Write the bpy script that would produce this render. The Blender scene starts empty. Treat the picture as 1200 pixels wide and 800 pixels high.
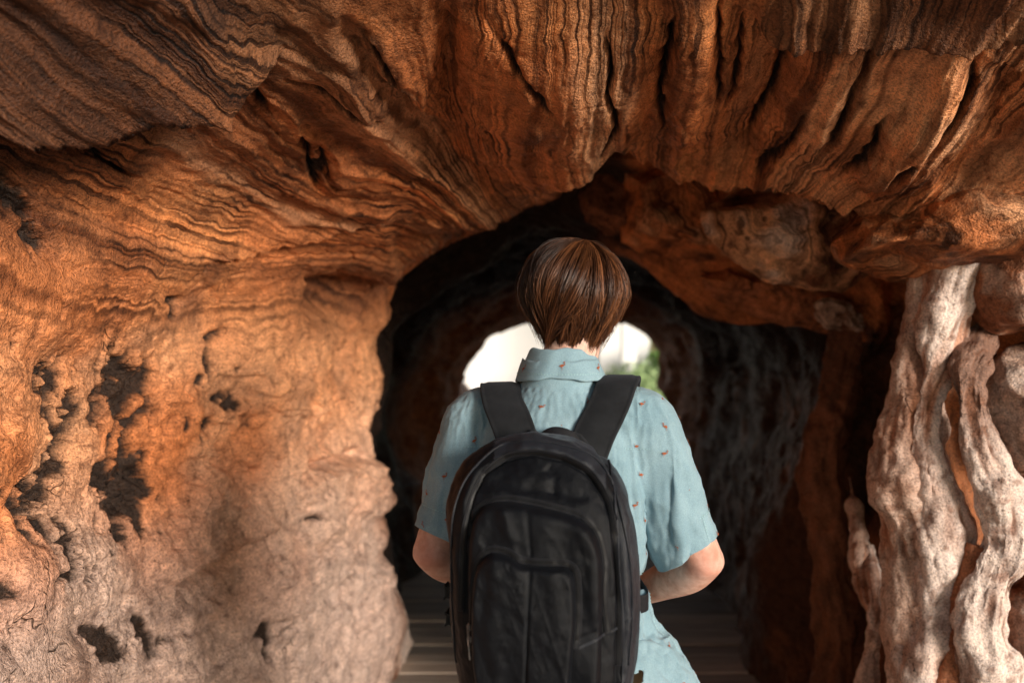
import bpy, bmesh, math, random
import numpy as np
from mathutils import Vector, Matrix
from mathutils.bvhtree import BVHTree

random.seed(7)
SC = bpy.context.scene
COL = SC.collection
R = math.radians

# ------------------------------------------------------------------ helpers
F = 1167.0           # focal length of the photograph in its own 1200-px frame
CZ = 1.54            # eye height

def P(px, py, d):
    """a measured photo position at distance d -> metres"""
    return np.array([(px - 600.0) / F * d, d, CZ + (400.0 - py) / F * d])

_T = np.random.RandomState(11).uniform(-1, 1, 64 ** 3).astype(np.float32)

def noise(p, scale=1.0, seed=0):
    """smooth value noise, -1..1"""
    off = np.array([seed * 7.31 + 100.37, seed * 3.77 + 50.11, seed * 5.13 + 70.71])
    q = np.asarray(p, dtype=np.float64) * scale + off
    i = np.floor(q)
    f = (q - i).astype(np.float32)
    i = i.astype(np.int32) & 63
    u = f * f * f * (f * (f * 6 - 15) + 10)
    x0, y0, z0 = i[:, 0] << 12, i[:, 1] << 6, i[:, 2]
    x1, y1, z1 = ((i[:, 0] + 1) & 63) << 12, ((i[:, 1] + 1) & 63) << 6, (i[:, 2] + 1) & 63
    ux, uy, uz = u[:, 0], u[:, 1], u[:, 2]
    def ex(y, z):
        a = _T[x0 + y + z]; return a + (_T[x1 + y + z] - a) * ux
    a = ex(y0, z0); a += (ex(y1, z0) - a) * uy
    c = ex(y0, z1); c += (ex(y1, z1) - c) * uy
    return a + (c - a) * uz

def fbm(p, scale=1.0, octv=4, seed=0, gain=0.5):
    a, s, t, n = 1.0, scale, 0.0, 0.0
    for k in range(octv):
        t = t + a * noise(p, s, seed + k * 17); n += a
        a *= gain; s *= 2.03
    return t / n

def ridged(p, scale=1.0, octv=3, seed=0):
    a, s, t, n = 1.0, scale, 0.0, 0.0
    for k in range(octv):
        t = t + a * (1 - np.abs(noise(p, s, seed + k * 31))); n += a
        a *= 0.5; s *= 2.1
    return t / n

def noise1(w, seed=0):
    w = np.asarray(w, dtype=np.float64) + 1000.0 + seed * 131.7
    i = np.floor(w); f = (w - i)
    i = i.astype(np.int64) + seed * 9973
    u = f * f * (3 - 2 * f)
    a = _T[i % 262144]; b = _T[(i + 1) % 262144]
    return a + (b - a) * u

def sstep(a, b, x):
    t = np.clip((x - a) / (b - a), 0, 1)
    return t * t * (3 - 2 * t)

def crom(pts, n):
    """Catmull-Rom through pts (K,3): n samples"""
    pts = np.asarray(pts, float)
    K = len(pts)
    t = np.linspace(0, K - 1, n)
    i = np.clip(np.floor(t).astype(int), 0, K - 2)
    f = (t - i)[:, None]
    g = lambda k: pts[np.clip(k, 0, K - 1)]
    p0, p1, p2, p3 = g(i - 1), g(i), g(i + 1), g(i + 2)
    p0 = np.where((i == 0)[:, None], 2 * p1 - p2, p0)
    p3 = np.where((i == K - 2)[:, None], 2 * p2 - p1, p3)
    return 0.5 * (2 * p1 + (p2 - p0) * f + (2 * p0 - 5 * p1 + 4 * p2 - p3) * f ** 2 + (3 * p1 - p0 - 3 * p2 + p3) * f ** 3)

def cr_matrix(K, t):
    """rows of Catmull-Rom weights for parameter values t over K points"""
    W = np.zeros((len(t), K))
    i = np.clip(np.floor(t).astype(int), 0, K - 2)
    f = t - i
    w = [0.5 * (-f + 2 * f ** 2 - f ** 3), 0.5 * (2 - 5 * f ** 2 + 3 * f ** 3), 0.5 * (f + 4 * f ** 2 - 3 * f ** 3), 0.5 * (-f ** 2 + f ** 3)]
    r = np.arange(len(t))
    for k, o in enumerate((-1, 0, 1, 2)):
        np.add.at(W, (r, np.clip(i + o, 0, K - 1)), w[k])
    return W

def mesh_np(name, V, Q, mat=None, smooth=True):
    V = np.asarray(V, np.float32); Q = np.asarray(Q, np.int32)
    me = bpy.data.meshes.new(name)
    me.vertices.add(len(V)); me.vertices.foreach_set('co', V.ravel())
    k = Q.shape[1]
    me.loops.add(Q.size); me.loops.foreach_set('vertex_index', Q.ravel())
    me.polygons.add(len(Q))
    me.polygons.foreach_set('loop_start', np.arange(0, Q.size, k, dtype=np.int32))
    me.update(calc_edges=True)
    if smooth: me.polygons.foreach_set('use_smooth', np.ones(len(Q), bool))
    if mat: me.materials.append(mat)
    return me

def link(name, me, parent=None):
    o = bpy.data.objects.new(name, me); COL.objects.link(o)
    if parent: o.parent = parent
    return o

def tag(o, label=None, cat=None, group=None, kind=None):
    if label: o['label'] = label
    if cat: o['category'] = cat
    if group: o['group'] = group
    if kind: o['kind'] = kind
    return o

def grid_quads(n, m, wrap=False):
    """quads of an n x m vertex grid (m may wrap)"""
    i = np.arange(n - 1)[:, None]; mm = m if wrap else m - 1
    j = np.arange(mm)[None, :]; j1 = (j + 1) % m
    return np.stack([(i * m + j), (i * m + j1), ((i + 1) * m + j1), ((i + 1) * m + j)], -1).reshape(-1, 4)

def vattr(me, name, data, typ='FLOAT'):
    a = me.attributes.new(name, typ, 'POINT')
    if typ == 'FLOAT': a.data.foreach_set('value', np.asarray(data, np.float32))
    else:
        d = np.ones((len(data), 4), np.float32); d[:, :3] = data
        a.data.foreach_set('color', d.ravel())

def vnormals(V, Q):
    n = np.cross(V[Q[:, 2]] - V[Q[:, 0]], V[Q[:, 3]] - V[Q[:, 1]])
    N = np.zeros_like(V)
    for k in range(4): np.add.at(N, Q[:, k], n)
    return N / np.maximum(np.linalg.norm(N, axis=1, keepdims=True), 1e-12)

def rbf(pts, vals, q):
    """thin-plate interpolation of scattered values"""
    pts = np.asarray(pts, float) / 300.0; q = np.asarray(q, float) / 300.0
    U = lambda r2: np.where(r2 > 1e-12, r2 * np.log(np.maximum(r2, 1e-12)), 0)
    n = len(pts)
    A = np.zeros((n + 3, n + 3))
    A[:n, :n] = U(((pts[:, None] - pts[None]) ** 2).sum(-1)) + np.eye(n) * 0.02
    A[:n, n] = 1; A[:n, n + 1:] = pts; A[n:, :n] = A[:n, n:].T
    w = np.linalg.solve(A, np.concatenate([np.asarray(vals, float), np.zeros(3)]))
    out = w[n] + q @ w[n + 1:]
    for k in range(n): out += w[k] * U(((q - pts[k]) ** 2).sum(-1))
    return out

def poly_dist(q, line, reach=400.0):
    """distance to, side of (+ = right of travel as seen) and fraction along a polyline"""
    line = np.asarray(line, float)
    lo, hi = line.min(0) - reach, line.max(0) + reach
    m = ((q > lo) & (q < hi)).all(1)
    if not m.all():
        B = np.full(len(q), 1e9); S = np.zeros(len(q)); FR = np.zeros(len(q))
        if m.any(): B[m], S[m], FR[m] = poly_dist(q[m], line, 1e12)
        return B, S, FR
    best = np.full(len(q), 1e9); side = np.zeros(len(q)); frac = np.zeros(len(q))
    seg = np.linalg.norm(np.diff(line, axis=0), axis=1); cum = np.concatenate([[0], np.cumsum(seg)])
    for k in range(len(line) - 1):
        a, b = line[k], line[k + 1]; ab = b - a
        t = np.clip(((q - a) @ ab) / (ab @ ab), 0, 1)
        d = q - a - t[:, None] * ab
        r = np.sqrt((d ** 2).sum(1))
        s = ab[0] * (q[:, 1] - a[1]) - ab[1] * (q[:, 0] - a[0])
        m = r < best
        best = np.where(m, r, best); side = np.where(m, np.sign(s), side)
        frac = np.where(m, (cum[k] + t * seg[k]) / cum[-1], frac)
    return best, side, frac

# ------------------------------------------------------------------ materials
class NT:
    def __init__(s, mat): s.t = mat.node_tree; s.n = s.t.nodes; s.l = s.t.links
    def new(s, typ, **kw):
        n = s.n.new(typ)
        for k, v in kw.items():
            if k == 'inp':
                for a, b in v.items():
                    if hasattr(b, 'is_output'): s.l.new(b, n.inputs[a])
                    else: n.inputs[a].default_value = b
            else: setattr(n, k, v)
        return n
    def math(s, op, a, b=0.0, c=None, clamp=False):
        n = s.n.new('ShaderNodeMath'); n.operation = op; n.use_clamp = clamp
        for k, v in enumerate((a, b) if c is None else (a, b, c)):
            if hasattr(v, 'is_output'): s.l.new(v, n.inputs[k])
            else: n.inputs[k].default_value = v
        return n.outputs[0]
    def mix(s, fac, a, b, blend='MIX'):
        n = s.n.new('ShaderNodeMix'); n.data_type = 'RGBA'; n.blend_type = blend
        for k, v in ((0, fac), (6, a), (7, b)):
            if hasattr(v, 'is_output'): s.l.new(v, n.inputs[k])
            else: n.inputs[k].default_value = v if k == 0 else (*v, 1)[:4]
        return n.outputs[2]
    def ramp(s, fac, stops):
        n = s.n.new('ShaderNodeValToRGB'); s.l.new(fac, n.inputs[0])
        e = n.color_ramp.elements
        while len(e) < len(stops): e.new(0.5)
        for k, (p, c) in enumerate(stops):
            e[k].position = p; e[k].color = (*c, 1) if len(c) == 3 else c
        return n.outputs[0]

def newmat(name, rough=0.8, col=(.5, .5, .5), spec=0.3):
    m = bpy.data.materials.new(name); m.use_nodes = True
    b = m.node_tree.nodes['Principled BSDF']
    b.inputs['Base Color'].default_value = (*col, 1)
    b.inputs['Roughness'].default_value = rough
    b.inputs['Specular IOR Level'].default_value = spec
    return m, NT(m), b

def rock_material(name, spec=0.25, soft=0.0):
    """rock whose large colour and strata position come from mesh attributes; fine grain, grit and bump from noise"""
    m, t, b = newmat(name, 0.75, spec=spec)
    co = t.new('ShaderNodeTexCoord').outputs['Object']
    a_c = t.new('ShaderNodeAttribute', attribute_name='rock_colour').outputs['Color']
    a_s = t.new('ShaderNodeAttribute', attribute_name='strata').outputs['Fac']
    a_w = t.new('ShaderNodeAttribute', attribute_name='strata_weight').outputs['Fac']
    wob = t.new('ShaderNodeTexNoise', inp={'Vector': co, 'Scale': 9.0, 'Detail': 3.0}).outputs['Fac']
    s = t.math('MULTIPLY_ADD', wob, 26.0, a_s)
    l1 = t.new('ShaderNodeTexNoise', noise_dimensions='1D', inp={'W': t.math('MULTIPLY', s, 0.16), 'Scale': 1.0, 'Detail': 2.0}).outputs['Fac']
    l2 = t.new('ShaderNodeTexNoise', noise_dimensions='1D', inp={'W': t.math('MULTIPLY', s, 0.035), 'Scale': 1.0, 'Detail': 2.0}).outputs['Fac']
    grit = t.new('ShaderNodeTexNoise', inp={'Vector': co, 'Scale': 170.0, 'Detail': 2.0, 'Roughness': 0.7}).outputs['Fac']
    mott = t.new('ShaderNodeTexNoise', inp={'Vector': co, 'Scale': 22.0, 'Detail': 4.0, 'Roughness': 0.68}).outputs['Fac']
    # dark lines between the layers
    k1 = t.ramp(l1, [(0.38, (.13, .105, .09)), (0.51, (1, 1, 1)), (0.7, (1.15, 1.12, 1.08))])
    k2 = t.ramp(l2, [(0.3, (.42, .36, .32)), (0.5, (1, 1, 1)), (0.72, (1.3, 1.24, 1.16))])
    patch = t.new('ShaderNodeTexNoise', inp={'Vector': co, 'Scale': 3.2, 'Detail': 3.0}).outputs['Fac']
    pw = t.math('MULTIPLY', a_w, t.ramp(patch, [(0.38, (.15,) * 3), (0.6, (1, 1, 1))]))
    bare = t.math('SUBTRACT', 1.0, a_w, clamp=True)
    # slanting scratches and chips where the layers are worn away
    sm = t.new('ShaderNodeMapping', inp={'Vector': co, 'Rotation': (R(38), 0, R(8)), 'Scale': (70, 16, 150)})
    scr = t.new('ShaderNodeTexNoise', inp={'Vector': sm.outputs[0], 'Scale': 1.0, 'Detail': 3.0, 'Roughness': .7}).outputs['Fac']
    wv = t.new('ShaderNodeTexNoise', inp={'Vector': co, 'Scale': 7.0, 'Detail': 2.0}).outputs['Color']
    vv = t.new('ShaderNodeVectorMath', operation='MULTIPLY_ADD', inp={0: wv, 1: (.22, .22, .22), 2: co}).outputs[0]
    vo = t.new('ShaderNodeTexVoronoi', feature='DISTANCE_TO_EDGE', inp={'Vector': vv, 'Scale': 6.5}).outputs['Distance']
    vo2 = t.new('ShaderNodeTexVoronoi', feature='DISTANCE_TO_EDGE', inp={'Vector': vv, 'Scale': 26.0}).outputs['Distance']
    msk = t.ramp(t.new('ShaderNodeTexNoise', inp={'Vector': co, 'Scale': 5.5, 'Detail': 3.0}).outputs['Fac'], [(.56, (0, 0, 0)), (.66, (1, 1, 1))])
    msk3 = t.ramp(t.new('ShaderNodeTexNoise', inp={'Vector': co, 'Scale': 8.0, 'Detail': 4.0, 'Roughness': .65}).outputs['Fac'], [(.50, (0, 0, 0)), (.60, (1, 1, 1))])
    ck = t.math('MULTIPLY', t.math('SUBTRACT', 1.0, t.math('DIVIDE', vo, .018), clamp=True), msk)
    ck2 = t.math('MULTIPLY', t.math('SUBTRACT', 1.0, t.math('DIVIDE', vo2, .05), clamp=True), msk)
    crack = t.math('MULTIPLY', t.math('MAXIMUM', ck, t.math('MULTIPLY', ck2, .25)), .8)
    crack = t.math('MULTIPLY', crack, t.math('MULTIPLY_ADD', bare, .75, .25))
    c = t.mix(pw, a_c, k1, 'MULTIPLY')
    c = t.mix(a_w, c, k2, 'MULTIPLY')
    c = t.mix(1.0 - .45 * soft, c, t.ramp(mott, [(0.28, (.36, .32, .30)), (0.46, (.9, .9, .9)), (0.6, (1.05, 1.03, 1.0)), (0.75, (1.5, 1.45, 1.40))]), 'MULTIPLY')
    c = t.mix(t.math('MULTIPLY', bare, 1 - .75 * soft), c, t.ramp(scr, [(0.30, (.62, .59, .57)), (0.46, (1, 1, 1)), (0.68, (1.28, 1.24, 1.2))]), 'MULTIPLY')
    c = t.mix(1.0, c, t.ramp(grit, [(0.3, (.5, .48, .46)), (0.5, (1, 1, 1)), (0.7, (1.35, 1.32, 1.28))]), 'MULTIPLY')
    pk = t.new('ShaderNodeTexVoronoi', feature='F1', inp={'Vector': vv, 'Scale': 70.0}).outputs['Distance']
    pm = t.math('MULTIPLY', t.math('SUBTRACT', 1.0, t.math('DIVIDE', pk, .26), clamp=True), msk3)
    pm = t.math('MULTIPLY', t.math('MULTIPLY', pm, 2.2, clamp=True), bare)
    c = t.mix(t.math('MULTIPLY', pm, .85), c, (.030, .017, .011))
    c = t.mix(t.math('MULTIPLY', crack, 1 - .6 * soft), c, (.022, .013, .009))
    t.l.new(c, b.inputs['Base Color'])
    t.l.new(t.ramp(mott, [(0.3, (.85,) * 3), (0.7, (.46,) * 3)]), b.inputs['Roughness'])
    h = t.math('MULTIPLY_ADD', t.math('MULTIPLY', l1, pw), 0.8, t.math('MULTIPLY', grit, 0.55))
    h = t.math('MULTIPLY_ADD', mott, 0.8, h)
    h = t.math('MULTIPLY_ADD', t.math('MULTIPLY', scr, bare), .35, h)
    h = t.math('MULTIPLY_ADD', crack, -.9, h)
    bp = t.new('ShaderNodeBump', inp={'Height': h, 'Strength': 1.0 - .45 * soft, 'Distance': 0.013})
    t.l.new(bp.outputs[0], b.inputs['Normal'])
    return m

M_ROCK = rock_material('layered rock')
M_ROOT = rock_material('pale smooth root', soft=1.0)
# ------------------------------------------------------------------ the cave: one lofted shell, cut into its walls and roof
RUST = np.array([.47, .165, .060]); TAN = np.array([.66, .36, .20]); PALE = np.array([.62, .48, .42])
BROWN = np.array([.19, .072, .034]); DARK = np.array([.028, .016, .011]); OCHRE = np.array([.60, .245, .095])

def build_cave():
    rings = []   # 15 points each: left floor .. roof .. right floor
    # the mouth opens wide to the right, where the daylight comes in
    rings.append([(-2.1, 1.0, -.3), (-2.2, 1.0, .5), (-2.2, 1.0, 1.1), (-2.1, 1.0, 1.9), (-1.7, 1.0, 2.7), (-1.1, 1.0, 3.1), (-.45, 1.0, 3.2), (.1, 1.0, 3.2), (.7, 1.0, 3.2), (1.5, 1.0, 3.15), (2.6, 1.3, 3.1), (3.8, 2.0, 2.5), (4.0, 2.2, 1.4), (4.0, 2.2, .5), (4.0, 2.2, -.3)])
    rings.append([(-1.15, 1.2, -.2), (-1.3, 1.2, .5), (-1.32, 1.2, 1.0), (-1.28, 1.2, 1.6), (-1.15, 1.2, 2.05), (-.8, 1.2, 2.32), (-.4, 1.2, 2.42), (.1, 1.2, 2.45), (.55, 1.2, 2.44), (1.05, 1.25, 2.42), (1.75, 1.6, 2.42), (2.7, 2.25, 1.9), (2.8, 2.4, 1.1), (2.8, 2.4, .5), (2.7, 2.4, -.2)])
    rings.append([(-.9, 2, -.15), (-1.0, 2, .5), (-1.02, 2, 1.0), (-1.05, 2, 1.5), (-.98, 2, 1.9), (-.7, 2, 2.12), (-.35, 2, 2.22), (.05, 2, 2.25), (.4, 2, 2.24), (.82, 2, 2.21), (1.28, 2.1, 2.10), (1.75, 2.5, 1.7), (1.85, 2.62, 1.0), (1.85, 2.62, .5), (1.8, 2.62, -.15)])
    rings.append([(-.8, 2.9, -.15), (-.93, 2.9, .5), (-.99, 2.9, 1.0), (-1.0, 2.9, 1.45), (-.9, 2.9, 1.83), (-.6, 2.9, 2.0), (-.25, 2.9, 2.06), (.1, 2.9, 2.1), (.42, 2.9, 2.1), (.8, 2.9, 2.03), (1.18, 2.9, 1.86), (1.46, 3.0, 1.5), (1.48, 3.05, 1.0), (1.46, 3.05, .5), (1.4, 3.05, -.15)])
    # first arch: the edge of the lit front chamber
    rings.append([P(452, 835, 4.3), P(430, 700, 4.3), P(424, 566, 4.2), P(441, 470, 4.2), P(446, 350, 4.1), P(478, 314, 4.0), P(545, 280, 3.9), P(612, 236, 3.8), P(700, 192, 3.6), P(860, 214, 3.3), P(1060, 262, 3.2), (1.44, 3.5, 1.5), (1.42, 3.6, 1.0), (1.38, 3.7, .5), (1.28, 3.7, -.15)])
    rings.append([(-.66, 4.45, -.15), (-.80, 4.45, .5), (-.86, 4.45, .95), (-.80, 4.45, 1.4), (-.78, 4.4, 1.85), (-.6, 4.35, 2.1), (-.3, 4.3, 2.2), (.05, 4.2, 2.22), P(700, 178, 3.9), P(850, 216, 3.7), P(1040, 268, 3.55), (1.45, 3.8, 1.5), (1.4, 3.9, 1.0), (1.32, 4.0, .5), (1.22, 4.0, -.15)])
    # second arch: low blocky rock on the right
    rings.append([P(478, 775, 5.3), P(466, 690, 5.2), P(442, 560, 5.1), P(450, 470, 5.0), P(460, 380, 5.0), P(500, 345, 4.9), P(560, 300, 4.8), P(640, 262, 4.6), P(745, 312, 4.3), P(860, 372, 4.1), P(1004, 392, 3.8), (1.24, 3.95, 1.25), (1.18, 4.2, .9), (1.13, 4.5, .45), (1.1, 4.6, -.15)])
    rings.append([(-.66, 5.7, -.15), (-.85, 5.7, .5), (-.95, 5.7, .95), (-.92, 5.7, 1.4), (-.8, 5.7, 1.8), (-.55, 5.6, 2.05), (-.2, 5.5, 2.15), (.2, 5.4, 2.12), (.6, 5.0, 2.05), (.95, 4.7, 1.85), (1.3, 4.6, 1.6), (1.38, 4.8, 1.25), (1.3, 5.0, .9), (1.24, 5.2, .45), (1.2, 5.3, -.15)])
    rings.append([(-.6, 6.8, -.15), (-.75, 6.8, .5), (-.82, 6.8, .9), (-.8, 6.8, 1.25), (-.62, 6.8, 1.55), (-.35, 6.8, 1.8), (0, 6.8, 1.95), (.4, 6.8, 1.98), (.75, 6.7, 1.95), (1.1, 6.6, 1.75), (1.3, 6.6, 1.5), (1.38, 6.6, 1.2), (1.36, 6.6, .9), (1.3, 6.6, .45), (1.2, 6.6, -.15)])
    # the way out
    rings.append([P(500, 650, 7.8), P(504, 580, 7.8), P(509, 520, 7.8), P(517, 470, 7.8), P(528, 428, 7.8), P(556, 390, 7.8), P(602, 368, 7.8), P(660, 366, 7.8), P(705, 368, 7.8), P(748, 386, 7.8), P(775, 416, 7.8), P(789, 458, 7.8), P(786, 510, 7.8), P(782, 570, 7.8), P(780, 650, 7.8)])
    rings.append([P(478, 650, 8.7), P(494, 580, 8.7), P(505, 520, 8.7), P(513, 468, 8.7), P(532, 422, 8.7), P(566, 380, 8.7), P(612, 358, 8.7), P(660, 352, 8.7), P(705, 352, 8.7), P(750, 372, 8.7), P(785, 410, 8.7), P(800, 458, 8.7), P(798, 510, 8.7), P(796, 570, 8.7), P(795, 650, 8.7)])
    rings.append([(-2.0, 9.1, -.3), (-2.0, 9.1, .5), (-2.0, 9.1, 1.2), (-1.9, 9.15, 1.7), (-1.6, 9.15, 2.2), (-1.1, 9.15, 2.5), (-.5, 9.15, 2.65), (.5, 9.15, 2.7), (1.3, 9.15, 2.65), (2.0, 9.15, 2.5), (2.5, 9.15, 2.2), (2.8, 9.15, 1.7), (2.9, 9.1, 1.2), (2.9, 9.1, .5), (2.9, 9.1, -.3)])
    G = np.array([[np.asarray(p, float) for p in r] for r in rings])
    J, K, _ = G.shape
    counts = [14, 50, 220, 190, 60, 80, 40, 40, 46, 40, 10]
    jt = np.concatenate([np.linspace(j, j + 1, c, endpoint=False) for j, c in enumerate(counts)] + [[J - 1.0]])
    kc = [50, 80, 90, 90, 90, 90, 80, 80, 80, 90, 90, 70, 60, 50]
    kt = np.concatenate([np.linspace(k, k + 1, c, endpoint=False) for k, c in enumerate(kc)] + [[K - 1.0]])
    WJ, WK = cr_matrix(J, jt), cr_matrix(K, kt)
    V = np.einsum('aj,jkc,bk->abc', WJ, G, WK).reshape(-1, 3)
    n, m = len(jt), len(kt)
    Q = grid_quads(n, m)
    JJ = np.repeat(jt, m); KK = np.tile(kt, n)
    N = vnormals(V, Q)
    c = np.array([0.05, 0, 1.2]) + V * [0, 1, 0]
    if ((c - V) * N).sum(1).mean() < 0:
        Q = Q[:, ::-1]; N = -N                    # normals look into the passage
    px = 600 + V[:, 0] / np.maximum(V[:, 1], .3) * F
    py = 400 - (V[:, 2] - CZ) / np.maximum(V[:, 1], .3) * F
    q = np.stack([px, py], 1)
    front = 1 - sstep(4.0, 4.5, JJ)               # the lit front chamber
    qw = q + np.stack([fbm(V, 6, 3, 5), fbm(V, 6, 3, 9)], 1) * 9 + np.stack([noise(V, 38, 15), noise(V, 38, 19)], 1) * 2.5
    D = np.zeros(len(V)); tint = np.zeros(len(V))  # relief (+ = into the passage), tint (- = darker)

    # strata direction: scattered samples of one scalar whose level lines are the grain
    S = []
    def line(s, *pts):
        for p in pts: S.append((p[0], p[1], s))
    line(900, (925, 40), (890, 110), (875, 165), (850, 260)); line(1000, (1025, 30), (970, 145), (930, 200), (880, 290))
    line(1120, (1150, 50), (1060, 160), (960, 230), (900, 330)); line(1200, (1200, 110), (1130, 180), (1050, 240)); line(1290, (1250, 230), (1150, 260), (1050, 330))
    line(800, (800, 0), (790, 100), (780, 200)); line(650, (650, -20), (645, 100), (655, 200)); line(560, (545, 0), (540, 110), (575, 205))
    line(460, (290, 0), (400, 60), (480, 150), (560, 225)); line(330, (100, 60), (230, 95), (300, 160), (400, 215), (520, 245))
    line(220, (-20, 140), (60, 180), (200, 240), (330, 262), (450, 275)); line(130, (-20, 230), (150, 310), (300, 318), (430, 312))
    line(60, (-20, 380), (100, 420), (260, 400), (420, 400)); line(-60, (20, 600), (150, 620), (300, 600), (420, 560)); line(-170, (50, 790), (250, 760), (420, 700))
    S = np.array(S)
    st = rbf(S[:, :2], S[:, 2], q)
    far = sstep(3.9, 4.4, JJ)
    st = st * (1 - far) + far * (V[:, 2] * 420 + V[:, 0] * 260)
    sw = (1 - sstep(330, 430, py)) * front
    sw = np.maximum(sw, 0.22)
    sw *= 1 - 0.55 * np.exp(-(((q - [330, 320]) / [130, 45]) ** 2).sum(1))
    sd = st + fbm(V, 4, 3, 41) * 26

    # big shapes ---------------------------------------------------
    def bump(cx, cy, rx, ry, amp, rot=0, jmax=4.4):
        a = R(rot); d = q - [cx, cy]
        u = (d[:, 0] * math.cos(a) + d[:, 1] * math.sin(a)) / rx; v = (-d[:, 0] * math.sin(a) + d[:, 1] * math.cos(a)) / ry
        return amp * np.exp(-(u * u + v * v)) * (JJ < jmax)
    def stroke(line, w, amp, prof='g', taper=.18, jmax=4.35, jmin=0, qq=qw):
        d, s, f = poly_dist(qq, line, 4 * w)
        e = np.clip(np.minimum(f, 1 - f) / taper, 0, 1) ** .6
        g = np.exp(-(d / w) ** 2) if prof == 'g' else np.exp(-np.abs(d / w))
        return amp * g * e * (JJ < jmax) * (JJ >= jmin)
    def ledge(line, amp, fall, edge=4, side=-1, taper=.12, jmax=4.3):
        """the rock on one side of the line stands proud and fades back over `fall`"""
        d, s, f = poly_dist(qw, line, 3.5 * fall)
        e = np.clip(np.minimum(f, 1 - f) / taper, 0, 1)
        sdist = d * s * side
        return amp * e * sstep(-edge, edge, sdist) * np.exp(-np.maximum(sdist, 0) / fall) * (JJ < jmax)

    D += bump(650, 100, 105, 95, .10); D += bump(430, 70, 40, 80, .07, -30); D += bump(250, 300, 130, 42, .05, -6); D += bump(200, 40, 200, 50, .05, -10)
    D += bump(800, 60, 40, 90, .05); D += bump(985, 110, 85, 70, .05, 0); D += bump(1120, 150, 40, 90, .05, 42)
    D += bump(540, 235, 90, 28, .04, 10); D += bump(350, 190, 120, 40, .03, 25)
    D += ledge([(-120, 122), (0, 116), (60, 108), (105, 90), (150, 70), (205, 62), (270, 54), (330, 34)], .16, 120, 4, side=-1, taper=.2)
    D += ledge([(215, 300), (300, 276), (385, 258), (440, 238), (480, 250)], .05, 60, 4, -1)
    D += ledge([(365, 350), (400, 330), (440, 322), (470, 318)], .05, 60, 4, -1)
    D += ledge([(860, 0), (905, 26), (960, 22), (1040, 20), (1100, 28), (1160, 22), (1260, 20)], .07, 60, 4, -1)
    D += ledge([(590, 205), (640, 196), (700, 168), (760, 178), (830, 205), (960, 208), (1050, 238), (1150, 285)], .05, 45, 5, -1)
    D += stroke([(398, 0), (425, 60), (462, 110), (505, 150), (572, 212)], 14, -.06)
    D += stroke([(522, -10), (528, 50), (526, 110), (545, 172)], 15, -.06); D += stroke([(770, -20), (778, 60), (768, 120), (775, 200)], 22, -.035)
    D += stroke([(870, 0), (900, 50), (905, 90), (880, 140), (868, 200)], 28, -.05); D += stroke([(1190, 80), (1160, 140), (1120, 185), (1230, 190)], 24, -.07)
    D += stroke([(1130, 40), (1120, 90), (1080, 135), (1020, 190)], 26, .06)
    D += stroke([(690, 250), (700, 205), (722, 180), (745, 195), (752, 240)], 22, -.10, jmax=5)
    # left wall: lower boulder with a lip, a slanting step, hollows
    D += ledge([(330, 575), (365, 556), (405, 540), (440, 536)], .06, 120, 5, 1); D += stroke([(352, 548), (385, 540), (420, 528)], 6, -.06)
    D += ledge([(205, 690), (240, 664), (290, 626), (318, 606)], .05, 90, 4, -1); D += stroke([(218, 690), (250, 672), (268, 655)], 8, -.05)
    D += stroke([(395, 535), (430, 552), (436, 600)], 30, .008, jmax=4.8); D += stroke([(412, 596), (404, 632), (424, 672)], 26, -.045, jmax=4.8); D += bump(452, 735, 50, 60, .05, jmax=5.0)
    D += stroke([(447, 330), (440, 420), (452, 500)], 14, .035, jmax=4.6) * fbm(V, 7, 2, 43) * 2
    D += bump(380, 640, 70, 130, .05); D += bump(90, 330, 90, 60, .03); D += bump(300, 420, 60, 100, .03)
    qp = q + np.stack([fbm(V, 8, 3, 201), fbm(V, 8, 3, 204)], 1) * 14
    pf = fbm(V * [1, 1.5, .8], 15, 5, 207, .62); pg = .75 + .5 * fbm(V, 30, 4, 209, .6)
    D += stroke([(352, 352), (392, 346), (436, 352)], 28, -.16, taper=.3, jmax=4.6); D += bump(412, 435, 26, 80, -.07); D += bump(250, 520, 60, 120, -.03)
    def pit(line, w, amp, seed):
        d, s, f = poly_dist(qp, line, 2 * w)
        g = sstep(-.10, .40, 1.15 - (d / w) ** 1.5 * .9 + 1.7 * pf - .45) * (d < 2 * w) * (JJ < 4.2)
        soft = np.exp(-(d / (w * 1.25)) ** 2) * (JJ < 4.2)
        g = g * .8 + .32 * soft * sstep(-.3, .3, pf)
        return -amp * .34 * g * pg - amp * .28 * soft - .022 * g * (ridged(V, 24, 3, 211) - .5), g
    pitg = np.zeros(len(V))
    for ln, w, a, sdn in (([(78, 440), (92, 500), (84, 560), (70, 600)], 27, .13, 1), ([(60, 590), (92, 620), (100, 655)], 34, .10, 2), ([(146, 440), (152, 480), (160, 540), (158, 590)], 32, .13, 3),
                         ([(180, 560), (186, 610)], 20, .06, 4), ([(110, 740), (140, 745), (160, 755)], 18, .07, 5), ([(185, 735), (205, 752)], 14, .05, 6), ([(0, 580), (10, 600)], 12, .05, 7), ([(0, 690), (12, 750)], 16, .06, 8),
                         ([(262, 466), (272, 482)], 10, .05, 9), ([(240, 480), (246, 500)], 6, .05, 10), ([(10, 215), (40, 250), (50, 290)], 14, .05, 11), ([(375, 175), (365, 200)], 8, .04, 12),
                         ([(232, 440), (234, 452)], 6, .04, 13), ([(90, 425), (80, 440)], 8, .04, 14)):
        d_, g_ = pit(ln, w, a, sdn * 13); D += d_; tint -= g_ * .52; pitg = np.maximum(pitg, g_)
    chf = fbm(V * [1, 1.3, 1], 19, 4, 221, .6) * .8 + .6 * fbm(V, 2.6, 2, 223)
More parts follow.
